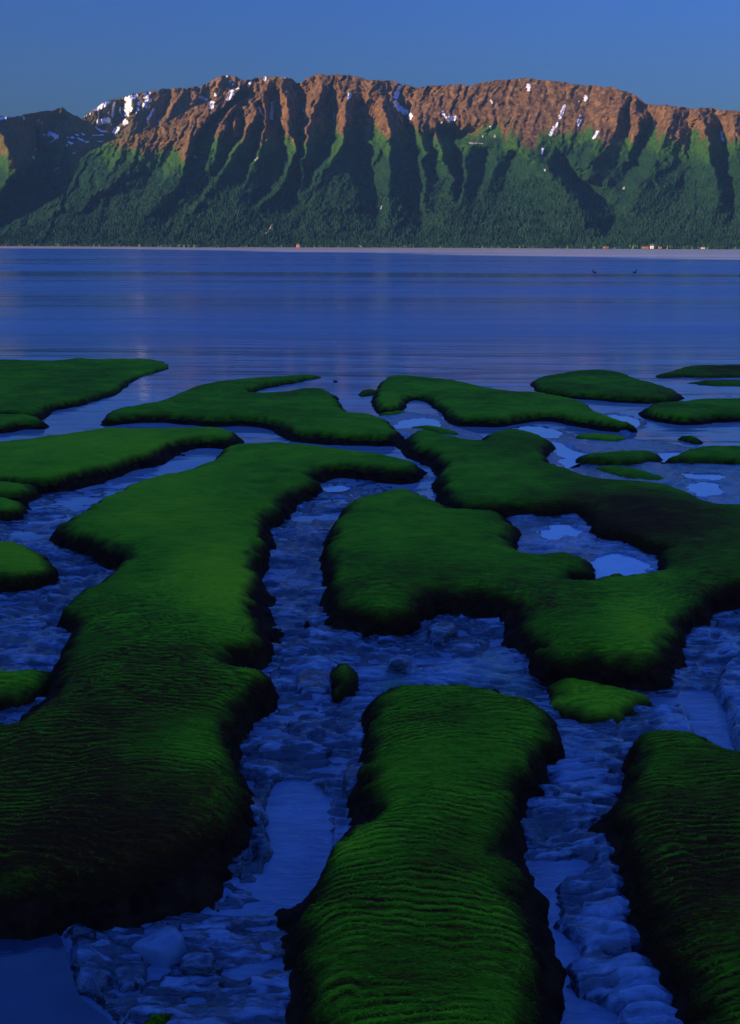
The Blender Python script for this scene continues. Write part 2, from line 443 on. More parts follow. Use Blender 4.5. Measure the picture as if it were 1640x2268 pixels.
R_, G_ = 1.0, -1.0
lines_front = [
 # left flank
 (K(0, (1200, 850), (900, 1050), (650, 1300)), .45), (K(0, (1640, 960), (1350, 1250), (1250, 1400)), .5),
 (K(0, (1600, 700), (1400, 900), (1200, 1100), (1000, 1300)), -.35), (K(0, (1100, 1010), (900, 1130), (700, 1300)), -.4),
 (K(0, (1640, 420), (1300, 620), (1100, 740), (900, 930)), .5),
 (K(0, (1640, 1150), (1500, 1300), (1420, 1420)), -.5),
 # spurs of the left peak
 (K(1, (600, 100), (370, 280), (200, 420), (90, 560), (40, 700), (-20, 850), (-100, 1050)), .9),
 (K(1, (540, 220), (350, 340), (210, 500), (130, 640), (60, 800), (0, 1000), (-40, 1150)), -1.0),
 (K(1, (480, 300), (350, 430), (300, 560), (290, 700), (200, 880)), .7),
 (K(1, (440, 380), (390, 480), (380, 620), (330, 760), (230, 900)), -.6),
 (K(1, (440, 420), (430, 600)), .6),
 (K(1, (480, 400), (540, 550), (440, 650), (370, 790), (250, 990), (140, 1140), (0, 1210)), -1.0),
 (K(1, (560, 250), (630, 400), (570, 520), (410, 770), (300, 950), (180, 1130), (60, 1250)), 1.0),
 (K(1, (650, 300), (690, 400), (650, 600), (600, 800), (500, 1000)), -.9),
 (K(1, (700, 100), (690, 260), (740, 450), (690, 640), (640, 760), (560, 950), (480, 1100), (400, 1250)), .9),
 (K(1, (780, 180), (780, 300), (780, 450), (830, 560), (880, 720), (850, 920), (770, 1050), (600, 1180)), -1.2),
 (K(1, (890, 70), (850, 200), (930, 380), (900, 480), (950, 620), (980, 700), (930, 850), (880, 980), (800, 1080), (620, 1220), (480, 1330)), 1.1),
 (K(1, (1000, 130), (1030, 300), (1030, 450), (1000, 650), (1010, 850), (980, 1050), (900, 1250)), -1.5),
 (K(1, (1200, 60), (1200, 200), (1120, 400), (1110, 560), (1070, 680), (1040, 900), (1020, 1100)), 1.1),
 (K(1, (1260, 230), (1310, 400), (1260, 600), (1180, 800), (1100, 920), (1060, 1050)), -1.5),
 (K(1, (1430, 200), (1430, 320), (1440, 500), (1390, 660), (1290, 830), (1170, 950), (1110, 1050), (1150, 1250)), 1.1),
 (KK((1, 1570, 280), (1, 1520, 450), (1, 1500, 650), (1, 1570, 900), (2, 40, 1100), (2, 10, 1350)), -1.6),
 (K(1, (1460, 950), (1560, 1150), (1500, 1350)), .4),
 # middle buttresses
 (K(2, (40, 110), (150, 380), (200, 560), (180, 750), (180, 900), (190, 1100), (170, 1300)), 1.0),
 (K(2, (270, 180), (310, 400), (350, 600), (400, 850), (440, 1050), (460, 1300), (400, 1480)), -1.5),
 (K(2, (430, 420), (445, 600), (480, 800), (490, 1000), (500, 1250)), .9),
 (K(2, (560, 440), (600, 700), (650, 850), (740, 950), (750, 1100), (640, 1300)), .9),
 (K(2, (520, 600), (560, 800), (560, 1000)), -.4),
 (K(2, (620, 520), (720, 600), (770, 720), (800, 900), (815, 1020), (780, 1120)), -1.4),
 (K(2, (850, 660), (850, 900), (840, 1050), (790, 1180), (640, 1350)), .9),
 (K(2, (1150, 680), (1100, 900), (1000, 1150), (900, 1300)), .35), (K(2, (1030, 720), (960, 950), (900, 1150)), -.35),
 (K(2, (1290, 720), (1230, 900), (1150, 1100)), -.4),
 # the big fore-spur and its gorge
 (KK((2, 1250, 620), (2, 1380, 770), (2, 1560, 870), (3, 60, 1010), (3, 190, 1180), (3, 270, 1380)), 1.5),
 (KK((2, 1640, 800), (3, 150, 950), (3, 350, 1090), (3, 520, 1220), (3, 505, 1370), (3, 430, 1480)), -1.5),
 # right wall
 (K(3, (400, 600), (330, 680), (220, 880)), .6), (K(3, (310, 640), (180, 800)), -.5),
 (K(3, (480, 680), (380, 780), (270, 980)), .55), (K(3, (490, 800), (480, 1000)), -.5),
 (K(3, (310, 160), (230, 280), (190, 360)), -.35), (K(3, (540, 180), (420, 420)), .25),
 (K(3, (640, 300), (560, 420), (540, 520)), .5),
 (K(3, (700, 250), (630, 420), (620, 560), (650, 700)), -.9), (K(3, (720, 260), (700, 400), (680, 620)), .3),
 (K(3, (560, 460), (570, 560), (620, 700), (655, 800)), -.8),
 (K(3, (820, 320), (830, 400), (790, 560), (740, 700), (670, 830), (600, 1010), (540, 1170)), -1.5),
 (K(3, (780, 400), (740, 500), (695, 640)), .4),
 (K(3, (1050, 340), (1000, 600), (940, 720), (880, 900), (760, 1020), (700, 1250)), .7),
 (K(3, (1170, 400), (1200, 600), (1200, 750), (1230, 870)), -.6),
 (K(3, (1190, 930), (1120, 1100), (1040, 1260), (1010, 1350)), -.7), (K(3, (1270, 1050), (1230, 1200)), -.5),
 (K(3, (1300, 360), (1340, 600), (1380, 800), (1420, 1000), (1480, 1250)), .9),
 (K(3, (1420, 350), (1450, 500), (1480, 640), (1500, 850), (1540, 1000), (1590, 1200), (1540, 1400)), -1.2),
 (K(3, (1560, 370), (1580, 700), (1620, 900), (1680, 1200)), .6),
 (K(3, (1900, 300), (1920, 700), (2000, 1200)), -.8), (K(3, (2200, 300), (2250, 700), (2300, 1200)), .8), (K(3, (2600, 300), (2620, 700), (2600, 1200)), -.8),
]
crest_front = np.array([(-700, 570), (-420, 560), (-100, 541), (0, 507), (50, 479), (95, 454), (145, 427), (190, 398), (163, 362)][:7] +
  [(165, 385), (178, 352), (200, 333), (240, 313), (285, 300), (325, 290), (370, 270), (430, 238), (470, 222), (505, 203), (530, 190), (545, 178), (562, 173),
   (585, 168), (610, 171), (630, 169), (646, 173), (658, 183), (668, 181), (680, 172), (705, 163), (740, 164), (780, 167), (800, 173), (820, 177),
   (865, 175), (880, 181), (920, 192), (950, 191), (990, 188), (1025, 187), (1040, 190), (1070, 181), (1110, 176), (1140, 175), (1165, 173),
   (1190, 176), (1250, 181), (1290, 186), (1320, 190), (1360, 194), (1385, 203), (1410, 213), (1435, 230), (1465, 231), (1500, 235), (1540, 239),
   (1570, 236), (1590, 243), (1620, 243), (1640, 246), (1700, 250), (1800, 235), (1950, 260), (2100, 250), (2400, 300)])
tree_front = np.array([(-500, 300), (0, 300), (165, 300), (240, 312), (300, 322), (340, 345), (380, 350), (420, 335), (480, 312), (560, 312), (620, 318),
   (660, 290), (700, 292), (740, 300), (770, 292), (820, 300), (880, 295), (950, 292), (1000, 296), (1060, 285), (1120, 282), (1170, 310), (1220, 300),
   (1300, 285), (1340, 312), (1400, 322), (1440, 290), (1480, 310), (1510, 325), (1540, 305), (1600, 310), (1640, 310), (2200, 310)])
MF = build_mountain('mountain', np.arange(-420, 2060, 2.6), crest_front, 6300, 8500, lines_front, 185, tree_front, 210, 3, leanf=lambda p: 1.5 * np.maximum(0, 440 - p),
                    blobs=[(1010, 297, 75, 16, -220), (1040, 320, 80, 10, 90)])
# ridge with the snow behind the left flank
crest_back = np.array([(100, 330), (160, 275), (178, 262), (188, 254), (205, 242), (225, 229), (242, 222), (262, 218), (282, 212), (303, 208), (325, 203), (350, 199), (370, 195), (398, 194), (415, 193), (440, 192),
   (460, 185), (480, 172), (500, 166), (520, 169), (538, 176), (560, 186), (620, 210), (700, 260)])
lines_back = [(K(0, (950, 300), (900, 400), (880, 500)), .8), (K(0, (1020, 300), (990, 450), (960, 560)), -.9), (K(0, (1200, 240), (1150, 400), (1060, 560)), .8),
   (K(0, (1080, 260), (1070, 400), (1020, 520)), -.7), (K(0, (1400, 240), (1250, 420), (1100, 600)), .6), (K(0, (1500, 200), (1400, 420), (1250, 600)), -.8),
   (K(0, (1620, 180), (1500, 400), (1400, 540)), .7), (K(1, (30, 170), (-50, 320), (-200, 500)), -.7), (K(1, (100, 200), (60, 300)), .7),
   (K(1, (200, 150), (150, 260), (60, 330)), -.9), (K(1, (330, 70), (300, 150)), .8), (K(1, (400, 80), (390, 180)), -.8), (K(1, (480, 90), (450, 150)), .6)]
MB = build_mountain('mountain', np.arange(110, 700, 2.6), crest_back, 9900, 11000, lines_back, 110, np.array([(0, 305), (240, 312), (400, 330), (800, 330)]), 110, 23, basey=430.0, power=1.0)
# shadowed bowl on the left
crest_left = np.array([(-600, 190), (-300, 225), (-120, 240), (-30, 258), (0, 256), (15, 257), (30, 259), (52, 253), (75, 250), (95, 246), (120, 244), (138, 238),
   (150, 244), (165, 253), (178, 260), (210, 277), (247, 297), (300, 325), (400, 380)])
lines_left = [(K(0, (-120, 360), (-60, 500), (10, 560), (60, 680), (180, 760), (150, 880), (60, 960), (-40, 1200)), 2.6), (K(0, (280, 420), (330, 620), (400, 900), (300, 1150), (60, 1400)), -3.2),
   (K(0, (560, 345), (540, 500), (520, 700), (600, 950)), -1.2), (K(0, (760, 440), (700, 560), (640, 760), (600, 950)), -.6), (K(0, (420, 400), (440, 600)), -1.9)]
ML = build_mountain('mountain', np.arange(-420, 420, 3.0), crest_left, 7500, 9300, lines_left, 230, np.array([(-500, 330), (0, 330), (50, 345), (400, 345)]), 150, 51, fine=0.6, basey=545.0, leanf=lambda p: 5.0 * np.clip(p - 18, 0, 280) + 2.0 * np.maximum(0, 18 - p))

def ribbon_patch(M, name, pts, w, mat, off=9.0, label=None):
    """a patch draped on the slope: soft-edged band along pts, width w (picture units)"""
    pts = np.asarray(pts, float)
    if len(pts) == 1: pts = np.array([pts[0] - (0, w * 0.5), pts[0] + (0, w * 0.5)])
    seg = np.hypot(*(pts[1:] - pts[:-1]).T); L = seg.sum(); cum = np.concatenate([[0], np.cumsum(seg)])
    n = max(7, int(L / 1.1) + 4); ext = w * 0.35
    ss = np.linspace(-ext, L + ext, n)
    V = []; k = 7
    sd = random.randrange(9999)
    for s in ss:
        sc = min(max(s, 0), L)
        px = np.interp(sc, cum, pts[:, 0]); py = np.interp(sc, cum, pts[:, 1])
        i = min(np.searchsorted(cum, sc, 'right'), len(pts) - 1)
        t = (pts[i] - pts[i - 1]) / max(1e-6, np.hypot(*(pts[i] - pts[i - 1])))
        px += t[0] * (s - sc); py += t[1] * (s - sc)
        end = math.sqrt(max(0.02, 1 - max(0, (abs(s - L / 2) - L / 2) / ext) ** 2)) if abs(s - L / 2) > L / 2 else 1.0
        hw = w / 2 * end
        l = hw * (0.45 + 1.0 * float(vn(s / 1.5, sd))); r = hw * (0.45 + 1.0 * float(vn(s / 1.5, sd + 3)))
        for q in range(k):
            u = -l + (l + r) * q / (k - 1)
            V.append(mt_point(M, px - t[1] * u, py + t[0] * u, off))
    F = [(a * k + b, a * k + b + 1, (a + 1) * k + b + 1, (a + 1) * k + b) for a in range(n - 1) for b in range(k - 1)]
    o = mesh_np(name, V, F, mat, M['obj'])
    if label: o['label'] = label
    return o

def snows(M, i, items):
    for pts, w in items:
        ribbon_patch(M, 'snow_patch', K(i, *pts), w / 4.0, M_SNOW)
snows(MB, 0, [([(720, 410), (760, 395)], 30), ([(795, 375), (797, 395)], 18), ([(840, 352), (900, 322), (960, 288)], 42), ([(1018, 290), (1005, 340), (998, 420)], 22),
   ([(1110, 262), (1160, 245), (1212, 232)], 38), ([(1150, 265), (1132, 330), (1122, 400)], 48), ([(1160, 350)], 28), ([(1290, 215), (1293, 245)], 40), ([(1335, 268), (1285, 285), (1275, 320)], 34),
   ([(1300, 325)], 22), ([(1232, 300)], 26), ([(1222, 348)], 20), ([(1208, 380)], 12), ([(1362, 350), (1335, 395), (1310, 437)], 24), ([(1410, 455)], 20), ([(875, 465), (965, 448)], 50),
   ([(1105, 465), (1120, 470)], 52), ([(1010, 550), (1050, 520)], 42), ([(1065, 330), (1062, 372), (1088, 415)], 9), ([(962, 370), (960, 390)], 9), ([(985, 475), (985, 490)], 12), ([(1330, 205)], 12), ([(1085, 252)], 12)])
snows(ML, 0, [([(-20, 430), (20, 432), (50, 420)], 28), ([(60, 415), (120, 418)], 11), ([(205, 415), (215, 438)], 16), ([(338, 440), (345, 465)], 13), ([(370, 470)], 10), ([(380, 570), (405, 582)], 16),
   ([(440, 565), (475, 585), (505, 595)], 46), ([(440, 645), (480, 628)], 18), ([(630, 600), (650, 603)], 20), ([(600, 600)], 9), ([(670, 572), (695, 580)], 13), ([(725, 565), (750, 577)], 13),
   ([(690, 605), (745, 632)], 14), ([(758, 645), (785, 636)], 13), ([(605, 642), (645, 655)], 20), ([(595, 670)], 11), ([(850, 508), (895, 545), (980, 552)], 15), ([(820, 582), (920, 578)], 9),
   ([(870, 635), (910, 635)], 9), ([(480, 890), (520, 868)], 10), ([(640, 742), (670, 738)], 6), ([(308, 712), (322, 700)], 9), ([(290, 765), (305, 790)], 7)])
snows(MF, 1, [([(243, 290), (235, 335)], 42), ([(455, 165), (465, 155)], 36), ([(415, 190), (405, 235), (380, 265)], 46), ([(570, 122), (585, 113)], 22), ([(705, 80)], 26), ([(890, 66)], 18),
   ([(660, 320), (690, 405)], 24), ([(775, 285), (772, 360), (765, 435)], 32), ([(1462, 212), (1450, 252)], 26), ([(1045, 345), (1055, 385)], 7), ([(1078, 405), (1050, 450)], 11), ([(1332, 380), (1318, 440)], 7), ([(80, 768), (100, 782)], 14)])
snows(MB, 1, [([(370, 60)], 20), ([(398, 95), (405, 105)], 26), ([(425, 130)], 16), ([(130, 240), (195, 268)], 26), ([(270, 212), (268, 232)], 22)])
snows(MF, 2, [([(268, 148), (250, 175)], 28), ([(240, 195), (228, 245)], 44), ([(222, 290), (265, 350), (320, 380)], 50), ([(358, 395), (358, 430)], 38), ([(640, 370), (675, 425)], 22), ([(705, 440), (750, 425)], 52),
   ([(638, 472)], 13), ([(1070, 270), (1082, 300)], 18), ([(1070, 505), (1070, 522)], 20), ([(1403, 135), (1408, 180)], 34), ([(1632, 505), (1600, 582)], 26), ([(1530, 700), (1525, 748)], 20), ([(998, 592)], 12)])
snows(MF, 3, [([(88, 312), (62, 380), (40, 430)], 26), ([(25, 470), (0, 512)], 20), ([(272, 235), (272, 270)], 34), ([(228, 408)], 16), ([(216, 445), (208, 492)], 36), ([(382, 545), (340, 608)], 24), ([(1470, 552), (1492, 628)], 22), ([(212, 280)], 9)])
for i, pts, w in [(1, [(775, 1370), (735, 1440), (690, 1457)], 14), (3, [(58, 780), (50, 800)], 16), (3, [(612, 1040), (605, 1055)], 18), (2, [(1550, 890)], 14), (2, [(105, 1210), (92, 1235)], 10), (2, [(880, 650), (1000, 655)], 12), (1, [(640, 780), (620, 800)], 18), (2, [(1105, 588)], 18)]:
    ribbon_patch(MF, 'scree_scar', K(i, *pts), w / 4.0, M_SCREE, 10.0)

# forest on the lower slopes and along the far shore: one uncountable mass
def cones(name, items, mat, sides=5):
    V = []; F = []
    for (x, y, z, r, h) in items:
        a0 = random.random() * 6.28; b = len(V)
        for k in range(sides):
            a = a0 + k * 2 * math.pi / sides; q = r * random.uniform(0.75, 1.25)
            V.append((x + q * math.cos(a), y + q * math.sin(a), z + h * random.uniform(-.05, .12)))
        V.append((x + random.uniform(-.1, .1) * r, y, z + h)); V.append((x, y, z - h * 0.25))
        for k in range(sides):
            F.append((b + k, b + (k + 1) % sides, b + sides)); F.append((b + (k + 1) % sides, b + k, b + sides + 1))
    return mesh_np(name, V, F, mat, smooth=False)
items = []
for _ in range(26000):
    px = random.uniform(-150, 1790)
    cyl = float(np.interp(px, MF['xs'], MF['cy']))
    f = random.random() ** 1.5 * 0.62
    py = 550 + (max(cyl, 300) - 550) * f
    if py < cyl + 4: continue
    p = mt_point(MF, px, py, 0.0)
    s = random.uniform(0.6, 1.3) * (1.0 if f < 0.35 else 0.8)
    items.append((p[0], p[1], p[2] - 3, 7.5 * s, 21 * s))
tag(cones('slope_forest', items, M_TREE), kind='stuff')
items = []; brush = []
for _ in range(3200):
    px = random.uniform(-150, 1790); p = mt_point(MF, px, 549.5, random.uniform(20, 120))
    s = random.uniform(0.5, 1.3)
    dens = float(vn(px / 14.0, 3.3))
    if dens < 0.35 and random.random() < 0.7: continue
    (brush if random.random() < 0.28 else items).append((p[0], p[1], 0.0, 6 * s + 2, (8 + 14 * dens) * s))
tag(cones('shore_forest', items, M_TREE), kind='stuff')
tag(cones('shore_brush', brush, M_SHRUB), kind='stuff')

# far silt beach
xs = np.linspace(-4200, 4200, 160)
by = np.array([6150 - 40 * math.sin(x / 900.0) for x in xs])
Vb = np.concatenate([np.stack([xs, by - 60, np.full(160, -1.0)], -1), np.stack([xs, by + 10, np.full(160, 2.2)], -1), np.stack([xs, by + 420, np.full(160, 5.0)], -1)])
Fb = [(r * 160 + i, r * 160 + i + 1, (r + 1) * 160 + i + 1, (r + 1) * 160 + i) for r in range(2) for i in range(159)]
tag(mesh_np('far_shore_beach', Vb, Fb, M_SHOREMUD), kind='structure')

# cabins on the far shore
def cabin(px, w, h, wallm, label, dpt=12.0, r=6120.0):
    d = rays(px, 548.0); hl = math.hypot(d[0], d[1])
    x, y = d[0] / hl * r, d[1] / hl * r
    e = bpy.data.objects.new('cabin', None); COL.objects.link(e); e.location = (x, y, 2.0)
    e.rotation_euler = (0, 0, random.uniform(-.5, .3))
    tag(e, label, 'cabin', 'cabins along the far shore')
    def box(name, x0, x1, y0, y1, z0, z1, m):
        V = [(a, b, c) for c in (z0, z1) for (a, b) in ((x0, y0), (x1, y0), (x1, y1), (x0, y1))]
        F = [(3, 2, 1, 0), (4, 5, 6, 7), (0, 1, 5, 4), (1, 2, 6, 5), (2, 3, 7, 6), (3, 0, 4, 7)]
        return mesh_np(name, V, F, m, e, smooth=False)
    a = w / 2; b = dpt / 2
    box('wall', -a, a, -b, b, 0, h, wallm)
    V = [(-a - .8, -b - .8, h - .3), (a + .8, -b - .8, h - .3), (a + .8, b + .8, h - .3), (-a - .8, b + .8, h - .3), (-a - .8, 0, h + h * .55), (a + .8, 0, h + h * .55)]
    mesh_np('roof', [(v[0], v[1], v[2]) for v in V] , [(0, 1, 5), (0, 5, 4), (2, 3, 4), (2, 4, 5), (1, 2, 5), (3, 0, 4)], M_ROOF, e, smooth=False)
    box('door', -w * .12, w * .06, -b - .12, -b + .05, 0, h * .7, M_ROOF)
    box('window', w * .2, w * .38, -b - .1, -b + .05, h * .35, h * .75, M_ROOF)
cabin(1343, 26, 9, M_WALLO, 'wide orange timber cabin on the far beach, well left of the white one')
cabin(1445, 20, 15, M_WALLW, 'tall white cabin on the far beach among orange ones')
cabin(1430, 34, 9, M_WALLO, 'long orange cabin on the far beach beside the white cabin')
cabin(1463, 17, 8, M_WALLO, 'small orange cabin on the far beach right of the white cabin')
cabin(1558, 20, 7, M_WALLW, 'low pale cabin on the far beach below the rightmost forest')
cabin(661, 20, 13, M_WALLO, 'lone orange cabin on the far beach under the middle buttresses')

# ================================================================== WATER, NEAR LAND
SEA = -0.27
gx = np.concatenate([np.linspace(-9000, -60, 14), np.linspace(-50, 50, 60), np.linspace(60, 9000, 14)])
gy = np.concatenate([np.linspace(7.0, 60, 60), np.geomspace(64, 6400, 40)])
WX, WY = np.meshgrid(gx, gy)
tag(grid_obj('inlet_water', WX, WY, np.full_like(WX, SEA), M_WATER), kind='structure')
V = [(-9000, -3000, -0.95), (9000, -3000, -0.95), (9000, 7000, -3.2), (-9000, 7000, -3.2)]
tag(mesh_np('seabed', V, [(0, 1, 2, 3)], M_SHOREG), kind='structure')
# mountain side on the near shore (behind the viewer's left) whose shadow lies on the flat
sd2 = Vector((SUN_DIR.x, SUN_DIR.y)).normalized(); sp = Vector((-sd2.y, sd2.x))
u = np.linspace(-4200, 4200, 150); v = np.linspace(0, 1700, 40)
U, Vv = np.meshgrid(u, v)
prof = np.interp(Vv, [0, 120, 600, 900, 1300, 1700], [-2, 30, 320, 445, 230, -2])
HZ = prof * (1 + 0.12 * fbm(U / 600, Vv / 500, 77, 4)) + prof / 500 * 22 * fbm(U / 90, Vv / 90, 78, 3)
HX = sd2.x * (260 + Vv) + sp.x * U; HY = sd2.y * (260 + Vv) + sp.y * U
tag(grid_obj('near_hillside', HX, HY, HZ, M_HILL, flip=True), kind='structure')

# ================================================================== MUDFLAT
def A(*p): return [(x / 2, 751.5 + y / 2) for x, y in p]
def B(*p): return [(820 + x / 2, 751.5 + y / 2) for x, y in p]
def Cc(*p): return [(x / 2, 1238.3 + y / 2) for x, y in p]
def Dd(*p): return [(820 + x / 2, 1238.3 + y / 2) for x, y in p]
def E(*p): return [(x / 2, 1738.6 + y / 2) for x, y in p]
def Ff(*p): return [(820 + x / 2, 1738.6 + y / 2) for x, y in p]
def world_poly(P, n=2, dz=0.0):
    P = np.array(P, float); x, y = ground(P[:, 0], P[:, 1], dz)
    return chaikin(np.stack([x, y], -1), n)

